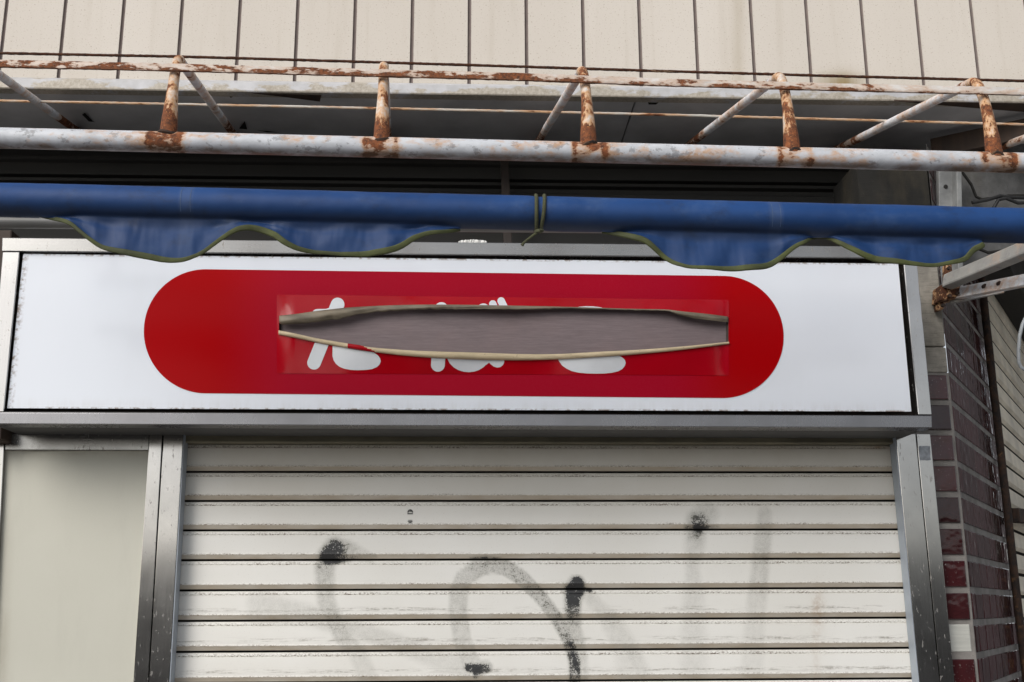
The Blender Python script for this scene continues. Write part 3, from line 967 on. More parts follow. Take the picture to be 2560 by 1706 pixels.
ta = strokes([(A(820, 207), A(622, 697), 17), (A(655, 302), A(1000, 300), 17)],
             [[A(*p) for p in ((700, 250), (745, 238), (768, 215), (800, 240), (800, 290), (700, 300))],
              [A(*p) for p in ((778, 540), (777, 640), (786, 675), (805, 705), (835, 730), (880, 748), (930, 757), (990, 760), (1060, 757), (1110, 750), (1150, 733), (1174, 710), (1183, 684), (1178, 662), (1160, 637), (1130, 615), (1080, 560))]])
ba = strokes([(A(1692, 246), A(1663, 714), 17.3), (A(2045, 257), A(2045, 660), 17.3), (A(2124, 203), A(2160, 285), 9.3), (A(2194, 178), A(2240, 270), 9.3)],
             [[A(*p) for p in ((1735, 600), (1742, 662), (1762, 702), (1795, 735), (1835, 759), (1880, 772), (1925, 776), (1970, 771), (2010, 757), (2045, 735), (2070, 710), (2087, 688), (2105, 708), (2130, 728), (2160, 738), (2190, 733), (2211, 714), (2221, 690), (2215, 600))]])
ko = strokes([], [[B(*p) for p in ((650, 640), (664, 684), (690, 720), (725, 745), (770, 767), (830, 780), (900, 787), (975, 789), (1050, 787), (1110, 781), (1160, 769), (1195, 750), (1216, 725), (1224, 700), (1219, 676), (1205, 660), (1188, 648), (1100, 600))],
                  [B(*p) for p in ((795, 236), (830, 227), (890, 222), (950, 223), (1010, 230), (1045, 240), (1000, 280), (850, 280))]])
for f, x0, x1 in ((ta, 764, 958), (ba, 1068, 1275), (ko, 1385, 1570)):
    mb = MB()
    clip_grid(mb, frange(x0, x1, 95), frange(738, 936, 100), [f, ntear(1.0)], lambda x, y: fpos(x, y, .0005))
    pcs = mb.split(); lo_ = pcs[0].build('letter', M['ink'], sg, smooth=True)
    for pc in pcs[1:]:
        if len(pc.f) > 3: pc.build('stroke', M['ink'], lo_, smooth=True)
# board seen through the tear
mb = MB()
clip_grid(mb, frange(694, 1826, 60), frange(752, 912, 12), [lambda x, y: tear(x, y, 7)], lambda x, y: P(x, y, YFACE+.010))
bd = mb.build('backing_board', M['board'], sg)
mb = MB()
for pl in (t_up, t_lo):
    xs2 = frange(TX0, TX1, 120)
    for a, b in zip(xs2, xs2[1:]):
        ya, yb = cinterp(pl, a), cinterp(pl, b)
        s_ = 1 if pl is t_lo else -1
        mb.quad(P(a, ya+s_, YFACE+.0005), P(b, yb+s_, YFACE+.0005), P(b, yb+s_*2, YFACE+.011), P(a, ya+s_*2, YFACE+.011))
for x, dx in ((TX0, 1.5), (TX1, -2)):
    ya, yb = cinterp(t_up, x)-2, cinterp(t_lo, x)+2
    mb.quad(P(x, ya, YFACE-.001), P(x, yb, YFACE-.001), P(x+dx*3.2, yb, YFACE+.011), P(x+dx*3.2, ya, YFACE+.011))
mb.build('torn_rim', m_plain('torn_rim', (.06, .045, .04), .8, .4, 40), sg)
# upper curled flap
f_lo = [(697, 806), (703, 812), (720, 811), (749, 809.5), (790, 805.6), (815, 801.5), (832, 798.8), (838, 800.5), (844, 800.6), (862, 794.6), (880, 790), (897, 786), (920, 783.5), (942, 780), (970, 778.5), (1002, 776.8), (1030, 775), (1076, 773), (1090, 774.6), (1110, 773.4), (1195, 773.2), (1250, 773.5), (1295, 775), (1300, 774.3), (1378, 773), (1438, 772), (1500, 773), (1560, 775), (1640, 776.5), (1668, 777.5), (1675, 779), (1691, 786), (1735, 796.7), (1795, 804), (1819, 806)]
mb = MB(); rows = []
NFJ = 8
for x in frange(698, 1820, 300):
    u_, l_ = cinterp(t_up, x), interp(f_lo, x)+random.uniform(-.35, .35)+(1.6*mnoise.noise(Vector((x*.06, 2, 2)))+1.0*mnoise.noise(Vector((x*.2, 5, 2))))*sstep(840, 900, x)*(1-sstep(1600, 1680, x))
    row = []
    b0 = bulge(x, u_-1)
    for j in range(NFJ+1):
        t_ = j/NFJ
        y = lerp(u_-.8, l_, t_)
        hgt = (l_-u_)
        cr = min(.011, S(max(hgt, 1)*.42, pm))
        dd = b0+.0004+cr*math.sin(math.pi*(.12+.80*t_))*(1+.12*math.sin(x*.07+t_*3))+.0010*math.sin(t_*9+x*.02)*t_
        row.append(mb.vert(P(x, y, YFILM-dd)))
    rows.append(row)
for a, b in zip(rows, rows[1:]):
    for j in range(NFJ): mb.face(a[j], a[j+1], b[j+1], b[j])
o = mb.build('upper_flap', M['flap'], sg, smooth=True, angle=80)
sm = o.modifiers.new('thick', 'SOLIDIFY'); sm.thickness = .0012; sm.offset = 0
# lower rolled lip
l_top = [(697, 826), (743, 835.4), (790, 845.8), (868, 859), (897, 863), (921, 868), (972, 872.6), (1046, 877.6), (1195, 882), (1300, 885.5), (1393, 885.5), (1497, 880), (1587, 875.5), (1706, 866.6), (1822, 855)]
l_bot = [(697, 837.5), (743, 846.5), (790, 856.5), (868, 871), (942, 882), (1046, 893), (1195, 900), (1300, 901.7), (1408, 898.7), (1497, 893.4), (1587, 887), (1706, 875.5), (1822, 860.7)]
mb = MB(); rows = []
NL = 12
xl = frange(697, 1822, 300)
for x in xl:
    a, b = cinterp(l_top, x), cinterp(l_bot, x)
    cc = P(x, (a+b)/2, YFILM-bulge(x, b+1)-.002)
    h = S((b-a)/2, cc)
    row = []
    for j in range(NL):
        an = 2*math.pi*j/NL
        wob = 1+.10*math.sin(x*.05+an*2)*sstep(900, 1000, x)*(1-sstep(1350, 1450, x))
        row.append(mb.vert(cc+Vector((0, -math.cos(an)*h*.85*wob-.001, math.sin(an)*h))))
    rows.append(row)
for k, (a, b) in enumerate(zip(rows, rows[1:])):
    for j in range(NL):
        # a stretch of the roll shows its printed red side
        t_ = (xl[k]-868)/68
        mb.cur = 1 if 0 <= t_ <= 1 and (math.sin(2*math.pi*(j+.5)/NL) > -1.1+1.7*t_*0 and (t_ < .45 or math.sin(2*math.pi*(j+.5)/NL) < 1.2-1.9*(t_-.45)/.55*1.0)) else 0
        mb.face(a[j], a[(j+1) % NL], b[(j+1) % NL], b[j])
mb.cur = 0
mb.face(*rows[0][::-1]); mb.face(*rows[-1])
mb.build('lower_lip', [M['lip'], M['film']], sg, smooth=True, angle=80)
# irregular white sliver on top of the sign
mb = MB(); rows = []
for i in range(25):
    x = lerp(1146, 1216, i/24)
    y = 604.5-4.5*math.sin(math.pi*i/24)**.6-random.random()*1.6
    rows.append([mb.vert(P(x, 609, -.10)), mb.vert(P(x, y, -.10+random.uniform(-.004, .004)))])
for a, b in zip(rows, rows[1:]): mb.face(a[0], b[0], b[1], a[1])
o = mb.build('white_sliver', M['sliver']); sm = o.modifiers.new('thick', 'SOLIDIFY'); sm.thickness = .003
tag(o, 'irregular white sliver on top of the sign box, below the awning', 'sliver')
# timber edge left of the sign
mb = MB(); mb.slab([(-120, 1100), (2, 1100), (30, 575), (-90, 575)], -.11, .12)
o = mb.build('timber_edge', M['brown'], bevel=.004); tag(o, 'brown timber board edge behind the left end of the sign', 'board')

# ------------------------------------------------------------------ roller shutter
rs = thing('roller_shutter', 'closed cream roller shutter with faded black graffiti under the sign', 'roller shutter', (0, 0, .12))
XL = P(462, 1112, 0).x; XR = P(2238, 1112, 0).x
XLb = P(436.4, 1706, 0).x; XRb = P(2285, 1706, 0).x
x_l, x_r = min(XL, XLb)-.03, max(XR, XRb)+.03
lines = [1181, 1252, 1325, 1399.5, 1475, 1549, 1626, 1703]
lz = [P(1360, y, 0).z for y in lines]
m_ = len(lz); im = (m_-1)/2; zm = sum(lz)/m_
pz = -sum((i-im)*(z-zm) for i, z in enumerate(lz))/sum((i-im)**2 for i in range(m_))
def zline(i): return zm-(i-im)*pz
G = lambda x, y: (600+x/2.353, 1200+y/2.353)
Hh = lambda x, y: (1500+x/2.39, 1050+y/2.39)
gr = []      # (a, b, radius px, density a, density b, softness)
def st(pts, r, soft=.6):
    for (a, da, ra), (b, db, rb) in zip(pts, pts[1:]): gr.append((a, b, ra*r, rb*r, min(1, da*1.22), min(1, db*1.22), soft))
st([(G(760, 460), .12, .7), (G(640, 410), .35, 1), (G(560, 405), .75, 1.3), (G(520, 450), .90, 1.25), (G(497, 510), .42, 1.15), (G(500, 620), .30, 1.15), (G(510, 730), .26, 1.1), (G(555, 830), .36, 1.1), (G(610, 930), .30, 1.0), (G(690, 1010), .15, 1.1), (G(760, 1190), .10, 1.2)], 20)
st([(G(560, 470), .80, 1), (G(700, 455), .35, .6), (G(800, 445), .25, .3)], 12, .6)
st([(G(110, 720), .15, 1.3), (G(400, 800), .16, 1.2), (G(560, 840), .24, 1), (G(720, 890), .17, 1), (G(980, 985), .16, 1), (G(1200, 1060), .10, 1.2), (G(1330, 1110), .12, 1.2)], 22, .7)
st([(G(90, 800), .14, 1.4), (G(560, 815), .22, 1)], 16, .8)
st([(G(1365, 1090), .20, 1.2), (G(1310, 950), .20, 1.1), (G(1285, 800), .24, 1.15), (G(1287, 660), .26, 1.15), (G(1320, 580), .28, 1.1), (G(1400, 520), .36, 1.1), (G(1480, 500), .40, 1.0), (G(1560, 515), .38, 1.0), (G(1660, 580), .40, .95), (G(1770, 690), .40, .85), (G(1860, 810), .40, .8), (G(1925, 930), .50, .75), (G(1965, 1050), .62, .75), (G(1970, 1130), .62, .7), (G(1965, 1300), .45, .8)], 20, .25)
st([(G(1360, 465), .45, .8), (G(1450, 462), .72, .9), (G(1530, 465), .4, .6)], 7, .7)
st([(G(1945, 960), .72, 1), (G(1980, 1110), .80, 1)], 7, .6)
st([(G(1980, 612), .95, .9), (G(1970, 650), .99, 1.15), (G(1958, 700), .95, .9), (G(1957, 780), .55, .85), (G(1960, 880), .34, .85), (G(1985, 1000), .24, 1), (G(2000, 1300), .20, 1)], 23, .5)
st([(G(1930, 640), .85, 1), (G(2060, 650), .75, .7)], 9, .8)
st([(G(2060, 690), .16, 1), (G(2170, 830), .14, 1.2), (G(2230, 950), .10, 1.3), (G(2300, 1190), .06, 1.5)], 16, .9)
st([(G(1345, 1105), .80, .7), (G(1390, 1112), 1.0, 1.0), (G(1450, 1105), .62, .9)], 16, .6)
st([(G(1385, 1120), .95, 1), (G(1385, 1160), .6, .5)], 12, .6)
st([(Hh(640, 560), .25, 1.0), (Hh(590, 605), .60, 1.0), (Hh(580, 640), .75, .8), (Hh(575, 690), .42, .8), (Hh(565, 760), .18, .9), (Hh(552, 900), .16, .6), (Hh(560, 1010), .14, .9), (Hh(560, 1500), .09, 1.3)], 26, .9)
st([(Hh(520, 643), .5, 1), (Hh(590, 643), 1.0, 1.2), (Hh(700, 645), .35, .8)], 8, .8)
st([(Hh(985, 555), .16, .8), (Hh(975, 700), .22, 1), (Hh(965, 820), .26, 1), (Hh(950, 960), .20, 1.1), (Hh(925, 1200), .10, 1.2), (Hh(910, 1500), .08, 1.3)], 21, .5)
st([(Hh(60, 1180), .22, 1), (Hh(110, 1260), .12, 1.2), (Hh(180, 1370), .20, 1.1), (Hh(250, 1500), .12, 1)], 18, .9)
def paint(px, py):
    best = 0
    for (a, b, ra, rb, da, db, soft) in gr:
        mr = max(ra, rb)
        if px < min(a[0], b[0])-mr*1.6 or px > max(a[0], b[0])+mr*1.6 or py < min(a[1], b[1])-mr*1.6 or py > max(a[1], b[1])+mr*1.6: continue
        dx, dy = b[0]-a[0], b[1]-a[1]; l = dx*dx+dy*dy
        t_ = max(0, min(1, ((px-a[0])*dx+(py-a[1])*dy)/l))
        r = lerp(ra, rb, t_); d = math.hypot(px-a[0]-dx*t_, py-a[1]-dy*t_)
        v = lerp(da, db, t_)*(1-sstep(r*(1-soft*.7), r*(1+soft*.6), d))
        best = max(best, v)
    return best
# (t, depth out, lip, band, under)
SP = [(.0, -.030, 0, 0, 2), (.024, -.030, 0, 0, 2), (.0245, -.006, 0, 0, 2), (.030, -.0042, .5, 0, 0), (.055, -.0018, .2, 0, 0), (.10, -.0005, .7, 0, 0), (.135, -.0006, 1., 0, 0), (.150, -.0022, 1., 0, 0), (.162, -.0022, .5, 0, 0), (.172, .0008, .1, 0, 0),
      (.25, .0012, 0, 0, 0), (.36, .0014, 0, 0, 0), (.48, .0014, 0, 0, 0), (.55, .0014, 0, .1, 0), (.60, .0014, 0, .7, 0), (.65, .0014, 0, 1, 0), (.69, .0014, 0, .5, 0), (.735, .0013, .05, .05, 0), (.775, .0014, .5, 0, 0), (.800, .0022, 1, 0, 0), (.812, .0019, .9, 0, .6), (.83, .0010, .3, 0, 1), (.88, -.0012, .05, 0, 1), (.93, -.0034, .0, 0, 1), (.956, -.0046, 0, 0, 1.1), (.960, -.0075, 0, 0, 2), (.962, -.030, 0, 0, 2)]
mb = MB()
NXS = 400
xg = frange(x_l, x_r, NXS)
rows = []
for s_ in range(-1, 9):
    zt_ = zline(s_)
    row_soft = interp([(-1, 0), (3, 0), (4, .9), (9, 1.0)], s_)
    wob = random.uniform(-.0006, .0006)
    for (t_, d, lp, bd_, un) in SP:
        z = zt_-t_*pz
        row = []
        for x in xg:
            p = Vector((x, -d+wob+.0005*math.sin(x*5+s_), z))
            px, py = proj(p)
            row.append(mb.vert(p, lip=lp, band=bd_*row_soft, under=min(un, 1), gap=max(0, un-1), paint=paint(px, py) if py < 1730 else 0,
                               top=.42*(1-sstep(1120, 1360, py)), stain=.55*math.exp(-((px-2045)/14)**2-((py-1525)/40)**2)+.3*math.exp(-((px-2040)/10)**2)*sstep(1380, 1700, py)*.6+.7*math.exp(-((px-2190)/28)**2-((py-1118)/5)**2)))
        rows.append(row)
for a, b in zip(rows, rows[1:]):
    for j in range(NXS): mb.face(a[j], b[j], b[j+1], a[j+1])
# plain slats below the picture
zlow = zline(9)
i = 9
while zline(i) > .16:
    zt_ = zline(i); pr = None
    for (t_, d, lp, bd_, un) in SP[::2]+[SP[-1]]:
        q = (mb.vert((x_l, -d, zt_-t_*pz), lip=lp, under=un), mb.vert((x_r, -d, zt_-t_*pz), lip=lp, under=un))
        if pr: mb.face(pr[0], q[0], q[1], pr[1])
        pr = q
    i += 1
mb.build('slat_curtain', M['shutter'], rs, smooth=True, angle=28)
mb = MB(); mb.box(x_l, x_r, .02, .06, .1, zline(-1)+.05); mb.build('back_plate', M['darker'], rs)
mb = MB(); 
zh = P(1280, 1109, -.02).z
mb.box(x_l, x_r, -.03, .03, zh, zh+.06)
mb.build('header_strip', m_plain('header_strip', (.16, .145, .10), .6, .3, 20, stretch=(.3, 1, 1)), rs, bevel=.003)
# faded maker's mark: a small arch over a small wedge
mb = MB()
mk = []
for i in range(13):
    a = math.pi*i/12
    mk.append(((1025.5-7.2*math.cos(a), 1282-8.5*math.sin(a)), (1025.5-4.4*math.cos(a), 1282-4.2*math.sin(a))))
def mp(x, y): return P(x, y, -.0021)
for (a, b), (c, d) in zip(mk, mk[1:]): mb.quad(mp(*a), mp(*b), mp(*d), mp(*c))
for q in ([(1018.6, 1286), (1032, 1286), (1032, 1283), (1018.6, 1283)], [(1019, 1279.8), (1032, 1279.8), (1031, 1277.6), (1020, 1277.6)],
          [(1022.5, 1308.5), (1027, 1308.5), (1032, 1303), (1018.5, 1303)], [(1020.5, 1302), (1030, 1302), (1031, 1300.6), (1019.5, 1300.6)]):
    mb.quad(*[mp(*k) for k in q])
mb.build('faded_mark', M['mark'], rs)
# guide rails
def upright(name, q, Y, t_, mat, root, bevel=.0012):
    mb = MB(); mb.slab(q, Y, t_); return mb.build(name, mat, root, bevel=bevel)
def ext(xa0, xa1, ya, xb0, xb1, yb, yend=2600):
    k = (yend-ya)/(yb-ya)
    return [(lerp(xa0, xb0, k), yend), (lerp(xa1, xb1, k), yend), (xa1, ya), (xa0, ya)]
YR = -.046
upright('guide_rail', ext(409, 458.5, 1085, 372.5, 423, 1706), YR, .05, M['alum_v'], rs, .0015)
upright('guide_rail', ext(2239, 2288.8, 1085, 2298.5, 2349, 1706), YR, .05, M['alum_v'], rs, .0015)
for q in (ext(459.2, 461.2, 1085, 423.7, 425.7, 1706), ext(2236.4, 2238.4, 1085, 2295.9, 2297.9, 1706)):
    upright('guide_edge', q, YR+.0006, .040, M['edge'], rs, 0)
# ------------------------------------------------------------------ right-hand post with sticker
po = thing('side_post', 'narrow aluminium post between the shutter rail and the tiled pillar', 'post', P(2340, 1706, YR))
upright('upright', ext(2290.6, 2325.5, 1085, 2351.4, 2387, 1706), YR+.002, .07, M['alum_v'], po, .0015)
mb = MB(); q = [(2299.5, 1151), (2327, 1151.5), (2325, 1115.5), (2297.5, 1115.5)]
rows = []
for i in range(9):
    rows.append([mb.vert(P(lerp(lerp(q[3][0], q[0][0], i/8), lerp(q[2][0], q[1][0], i/8), j/6)+random.uniform(-.6, .6), lerp(q[3][1], q[0][1], i/8)+random.uniform(-.6, .6), YR+.0012)) for j in range(7)])
for a, b in zip(rows, rows[1:]):
    for j in range(6): mb.face(a[j], b[j], b[j+1], a[j+1])
mb.build('sticker_remnant', M['stick'], po, label='peeled grey sticker remnant near the top of the post')

# ------------------------------------------------------------------ left panel
lp_ = thing('framed_board', 'beige sheet board in an aluminium frame left of the shutter', 'board', P(180, 1706, YR))
mb = MB()
q = [P(-160, 2600, YR+.012), P(300, 2600, YR+.012), P(385, 1110, YR+.012), P(-90, 1110, YR+.012)]
rows = []
for i in range(61):
    v = (i/60)**2
    rows.append([mb.vert(q[3].lerp(q[0], v).lerp(q[2].lerp(q[1], v), j/30),
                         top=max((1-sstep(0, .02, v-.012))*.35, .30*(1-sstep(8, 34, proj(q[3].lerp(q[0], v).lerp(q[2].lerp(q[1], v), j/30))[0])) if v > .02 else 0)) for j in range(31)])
for a, b in zip(rows, rows[1:]):
    for j in range(30): mb.face(a[j], b[j], b[j+1], a[j+1])
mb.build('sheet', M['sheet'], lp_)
upright('top_rail', [(12.5, 1125), (371.5, 1126), (372.5, 1085), (13.5, 1085)], YR+.001, .02, M['alum'], lp_, .0012)
upright('stile', ext(373.8, 406, 1085, 333, 370, 1706), YR+.0005, .05, M['alum_v'], lp_, .0012)
upright('stile', ext(-30, 11.6, 1085, -85, -20, 1706), YR+.0005, .05, M['alum_v'], lp_, .0012)
mb = MB(); mb.box(-3.2, -1.15, 0.0, .05, 0, 2.2); mb.build('backing', M['darker'], lp_)

# ------------------------------------------------------------------ tiled pillar on the right
YC = -.012
sdir = ray(2986, 1527); sdir.z = 0; sdir.normalize()
C0 = P(2382, 1046, YC)
sn = Vector((sdir.y, -sdir.x, 0))          # side face normal (towards the viewer's right)
if sn.dot(EYE-C0) < 0: sn = -sn
def PS(px, py, off=0): return PP(px, py, C0+sn*off, sn)
side_len = (PS(2492, 1046)-C0).length
pil = thing('tiled_pillar', 'pillar clad in glossy dark red tiles with a bare concrete top', 'pillar', Vector((C0.x, YC, .12)))
rowy = [934.5, 1018.7, 1092, 1166, 1246, 1323.8, 1401.6, 1481.6, 1565.8, 1648]
rz_ = [P(2375+.1*(y-1046)*1.0, y, YC).z for y in rowy]
m_ = len(rz_); im = (m_-1)/2; zm2 = sum(rz_)/m_
rp_ = -sum((i-im)*(z-zm2) for i, z in enumerate(rz_))/sum((i-im)**2 for i in range(m_))
rowz = lambda i: zm2-(i-im)*rp_
print('tile pitch', rp_, 'side len', side_len, 'slat pitch', pz, 'panel pitch', pitch)
th = rp_*.80
ncol = 7; tw = side_len/ncol
def tile(mbx, o, ax, nrm, x0, x1, z0, z1, out=.006, tilt=.006):
    # o + ax*x, z ; slightly pillowed, randomly tilted tile
    ta, tb_ = random.uniform(-tilt, tilt), random.uniform(-tilt, tilt)
    e = .0022
    def p(x, z, d):
        u_, v_ = (x-(x0+x1)/2), (z-(z0+z1)/2)
        return o+ax*x+Vector((0, 0, z))+nrm*(d+ta*u_+tb_*v_)
    base = [mbx.vert(p(x, z, -.001)) for x, z in ((x0, z0), (x1, z0), (x1, z1), (x0, z1))]
    mid = [mbx.vert(p(x, z, out-.0015)) for x, z in ((x0, z0), (x1, z0), (x1, z1), (x0, z1))]
    topv = [mbx.vert(p(x, z, out)) for x, z in ((x0+e, z0+e), (x1-e, z0+e), (x1-e, z1-e), (x0+e, z1-e))]
    for A_, B_ in ((base, mid), (mid, topv)):
        for k in range(4): mbx.face(A_[k], A_[(k+1) % 4], B_[(k+1) % 4], B_[k])
    mbx.face(*topv)
mt = MB(); mw = MB()
o2 = Vector((C0.x, C0.y, 0)); oxl = P(2300, 1300, YC).x-C0.x
fw_w = .115
for i in range(-12, 26):
    zt_ = rowz(i); z0 = zt_-th
    if z0 < .12: break
    if i >= 0:
        if i == 8: tile(mw, o2, Vector((1, 0, 0)), Vector((0, -1, 0)), -fw_w, -.010, z0+.002, zt_+.004, .002)
        else: tile(mt, o2, Vector((1, 0, 0)), Vector((0, -1, 0)), -fw_w, -.008, z0, zt_)
    if i >= -8:
        mg = .006
        tile(mt, o2, sdir, sn, .010, .010+tw*.42-mg, z0, zt_, .0028)
        for c in range(ncol):
            a = .010+tw*.42+c*tw*.93; b = a+tw*.93-mg
            if b > side_len+.01: break
            tile(mt, o2, sdir, sn, a, b, z0, zt_, .0028)
mt.build('tiles', M['tile'], pil)
mw.build('pale_patch', M['wtile'], pil, label='bare pale patch where one tile has come off')
mb = MB()
zj = rowz(0)+.008
zc = P(2360, 400, YC).z
fl_ = o2+Vector((-fw_w-.05, 0, 0))
def vpoly(pts, z0, z1):
    for a, b in zip(pts, pts[1:]):
        mb.quad(a+Vector((0, 0, z0)), b+Vector((0, 0, z0)), b+Vector((0, 0, z1)), a+Vector((0, 0, z1)))
endp = o2+sdir*(side_len+.03)
vpoly([fl_, o2, endp], .12, zj)
mb.v = [v for v in mb.v]
vpoly([o2, endp], zj, rowz(-8)+.02)
mb.build('mortar', M['grout'], pil)
# concrete cap above the tiles
mb = MB(); cq = [P(2270, 932, YC-.004), P(2368.5, 932, YC-.004), P(2311, 400, YC-.004), P(2215, 400, YC-.004)]
zj2 = P(2360, 868, YC).z
zm_ = P(2350, 640, YC).z
for z0, z1q in ((zj, zj2-.001), (zj2+.001, zm_)):
    mb.box(C0.x-.20, C0.x-.001, YC-.004, YC+.2, z0, z1q)
mb.build('concrete_cap', M['conc'], pil, bevel=.004)
mb = MB(); mb.box(C0.x-.20, C0.x-.004, YC, YC+.2, zm_, P(2350, 408, YC).z)
mb.build('shaded_top', M['concd'], pil, label='stained upper concrete, painted dark for the shade under the soffit')

# unseen wall, added and sized to keep sky glare off the tiled side
mb = MB(); oa = o2+sn*3.0+sdir*8.0
mb.hexa([oa+Vector((0, 0, 0)), oa+sdir*45, oa+sdir*45+Vector((0, 0, 10)), oa+Vector((0, 0, 10)),
         oa+sn*.3, oa+sdir*45+sn*.3, oa+sdir*45+sn*.3+Vector((0, 0, 10)), oa+sn*.3+Vector((0, 0, 10))])
tag(mb.build('unseen_wall', M['unseen_wall']), kind='structure')
# rusty down pipe at the end of the tiled wall
dp = thing('down_pipe', 'thin black rusted pipe running down beside the tiled pillar', 'pipe', endp+Vector((0, 0, .12)))
p0 = PS(2462, 780, .02); p1 = PS(2556, 1610, .02)
dirv = (p1-p0); pt0 = p0-dirv*.25; pt1 = p0+dirv*2.6
mb = MB(); mb.tube([pt0.lerp(pt1, i/30)+Vector((random.uniform(-1, 1)*.001, 0, 0)) for i in range(31)], S(9.5, p0), 12)
mb.build('pipe', M['iron'], dp, smooth=True)
mb = MB(); a = PS(2536, 1289, .03); b = PS(2640, 1300, .06)
flatbar(mb, a, b, S(36, a), .03, sn)
mb.build('clamp', M['iron'], dp, bevel=.003)
# second shutter beyond the pipe
s2 = thing('neighbour_shutter', 'cream slatted shutter beyond the black pipe at the right edge', 'roller shutter', endp+sdir*.3+Vector((0, 0, .12)))
o3 = o2+sdir*(side_len+.10)+sn*(-.02)
mb = MB()
z = rowz(-7)
prs = None
seg2 = [0, 2.0]
while z > .15:
    for t_, d in ((0, -.025), (.11, -.025), (.115, 0), (.80, .004), (.95, -.004), (.97, -.025)):
        q = [mb.vert(o3+sdir*s_+sn*d+Vector((0, 0, z-t_*.0745))) for s_ in seg2]
        mb.cur = 1 if d < -.02 else 0
        if prs: mb.face(prs[0], q[0], q[1], prs[1])
        prs = q
    z -= .0745
mb.build('slat_curtain', [M['shut2'], M['dark']], s2, smooth=True, angle=25)
mb = MB()
o4 = o2+sdir*(side_len+.03)
for s_a, s_b, dd, zz0 in ((0, .07, -.005, .12),):
    mb.hexa([o4+sn*dd+Vector((0, 0, .12)), o4+sdir*.07+sn*dd+Vector((0, 0, .12)), o4+sdir*.07+sn*dd+Vector((0, 0, 2.7)), o4+sn*dd+Vector((0, 0, 2.7)),
             o4-sn*.1+Vector((0, 0, .12)), o4+sdir*.07-sn*.1+Vector((0, 0, .12)), o4+sdir*.07-sn*.1+Vector((0, 0, 2.7)), o4-sn*.1+Vector((0, 0, 2.7))])
mb.build('jamb', M['brown'], s2)
# shutter hood: brown shading board at the top of the neighbour
mb = MB()
zz1 = PS(2520, 770).z
b0 = o3+sn*.10
mb.hexa([b0+sdir*.02+Vector((0, 0, zz1)), b0+sdir*2+Vector((0, 0, zz1)), b0+sdir*2+Vector((0, 0, zz1+.5)), b0+sdir*.02+Vector((0, 0, zz1+.5)),
         b0-sn*.12+sdir*.02+Vector((0, 0, zz1)), b0-sn*.12+sdir*2+Vector((0, 0, zz1)), b0-sn*.12+sdir*2+Vector((0, 0, zz1+.5)), b0-sn*.12+sdir*.02+Vector((0, 0, zz1+.5))])
mb.build('hood', M['dark'], s2, bevel=.004)
# cables at the right edge
mb = MB()
pts = [(2575, 740), (2566, 790), (2556, 812), (2549, 840), (2546, 880), (2547, 905), (2552, 918), (2570, 930), (2600, 940)]
mb.tube([P(x, y, .05) for x, y in pts], S(4.5, P(2550, 850, .05)), 8)
tag(mb.build('grey_cable', M['gcable'], smooth=True), 'grey cable looping down at the right edge of the picture', 'cable')
# steel post and broken plaster above the awning at the right
sp_ = thing('steel_post', 'white painted steel post with a bolt hole, above the right end of the awning', 'post', P(2370, 520, .02))
upright('flange', [(2352, 720), (2394, 720), (2388, 400), (2346, 400)], .0, .02, M['steel'], sp_, .002)
upright('web', [(2396, 720), (2409, 720), (2404, 400), (2391, 400)], -.03, .05, M['steel'], sp_, .002)
mb = MB(); p = P(2364, 467, -.001); mb.tube([p+Vector((0, .002, 0)), p+Vector((0, -.002, 0))], S(5, p), 12); mb.build('bolt_hole', M['darker'], sp_)
pw = thing('plaster_wall', 'broken grey plaster wall in the corner right of the steel post', 'wall', P(2480, 520, .12))
mb = MB()
gx, gy = frange(2398, 2760, 26), frange(360, 760, 26)
random.seed(11)
hts = {}
rows = []
for y in gy:
    row = []
    for x in gx:
        d = .10+.02*math.sin(x*.02+y*.013)+random.uniform(-.003, .003)
        row.append(mb.vert(P(x, y, d)))
    rows.append(row)
for a, b in zip(rows, rows[1:]):
    for j in range(len(a)-1):
        qx, qy = proj(mb.v[b[j]])
        if qy < 708-(qx-2398)*.38: mb.face(a[j], b[j], b[j+1], a[j+1])
mb.build('plaster', M['plaster'], pw, smooth=True, angle=120)
mb = MB()
for pl in ([(2405, 430), (2428, 462), (2440, 492), (2452, 498)], [(2452, 500), (2520, 490), (2600, 488)], [(2440, 620), (2470, 632), (2500, 628), (2580, 640)]):
    mb.tube([P(x, y, .045) for x, y in pl], S(4, P(2450, 480, .045)), 6)
mb.build('crack', M['darker'], pw)
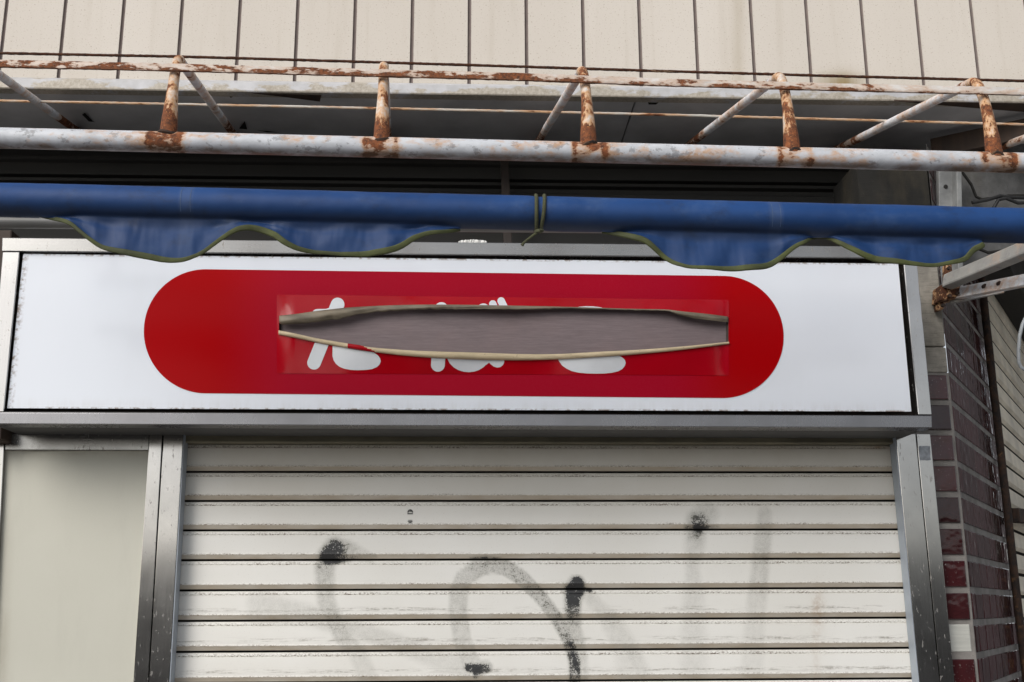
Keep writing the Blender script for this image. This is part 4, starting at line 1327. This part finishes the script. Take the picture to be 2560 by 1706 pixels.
for k, (pl, lb) in enumerate((([(2430, 507), (2470, 500), (2500, 490), (2530, 494), (2600, 496)], 'black cable running along the broken plaster above the awning'),
               ([(2484, 520), (2496, 500), (2515, 496), (2545, 508), (2590, 506)], 'short bent black cable against the plaster, nearest the right edge above the awning'))):
    mb = MB(); mb.tube([P(x, y, .02) for x, y in pl], S(4.5, P(2450, 480, .02)), 8)
    tag(mb.build('black_cable', M['cable'], smooth=True), lb, 'cable')
# eave beam going back at the right
mb = MB(); flatbar(mb, PZ(2330, 375, zs_-.05), PZ(2720, 292, zs_-.05), .03, .06, Vector((0, 0, 1)))
tag(mb.build('eave_beam', M['brown'], bevel=.003), 'dark brown beam under the eave at the upper right corner', 'beam')

# ------------------------------------------------------------------ street opposite (reflected in glossy surfaces only)
mb = MB(); mb.box(-40, 40, -11.2, -11, 0, 2.25)
tag(mb.build('street', M['render']), kind='structure')

# ------------------------------------------------------------------ light
w = bpy.data.worlds.new("World"); scn.world = w; w.use_nodes = True
nt = w.node_tree; bg = nt.nodes['Background']
sky = nt.nodes.new('ShaderNodeTexSky'); sky.sky_type = 'NISHITA'
sky.sun_disc = False
SE, SA = R(33), R(220)         # sun elevation; azimuth measured from +Y clockwise
sky.sun_elevation = SE; sky.sun_rotation = SA
sky.dust_density = 1.6; sky.air_density = 1.0; sky.ozone_density = 1.0
hs = nt.nodes.new('ShaderNodeHueSaturation'); hs.inputs['Saturation'].default_value = .30
nt.links.new(sky.outputs[0], hs.inputs['Color']); nt.links.new(hs.outputs[0], bg.inputs['Color'])
bg.inputs['Strength'].default_value = .148
sun = bpy.data.lights.new('sun', 'SUN'); sun.energy = 2.2; sun.angle = R(38); sun.color = (1, .955, .89)
so = bpy.data.objects.new('sun', sun); col.objects.link(so)
dv = Vector((math.sin(SA)*math.cos(SE), math.cos(SA)*math.cos(SE), math.sin(SE)))
so.rotation_euler = (-dv).to_track_quat('-Z', 'Y').to_euler()
so.location = (0, -6, 8)
scn.view_settings.view_transform = 'Standard'
scn.view_settings.look = 'None'
scn.view_settings.exposure = 0
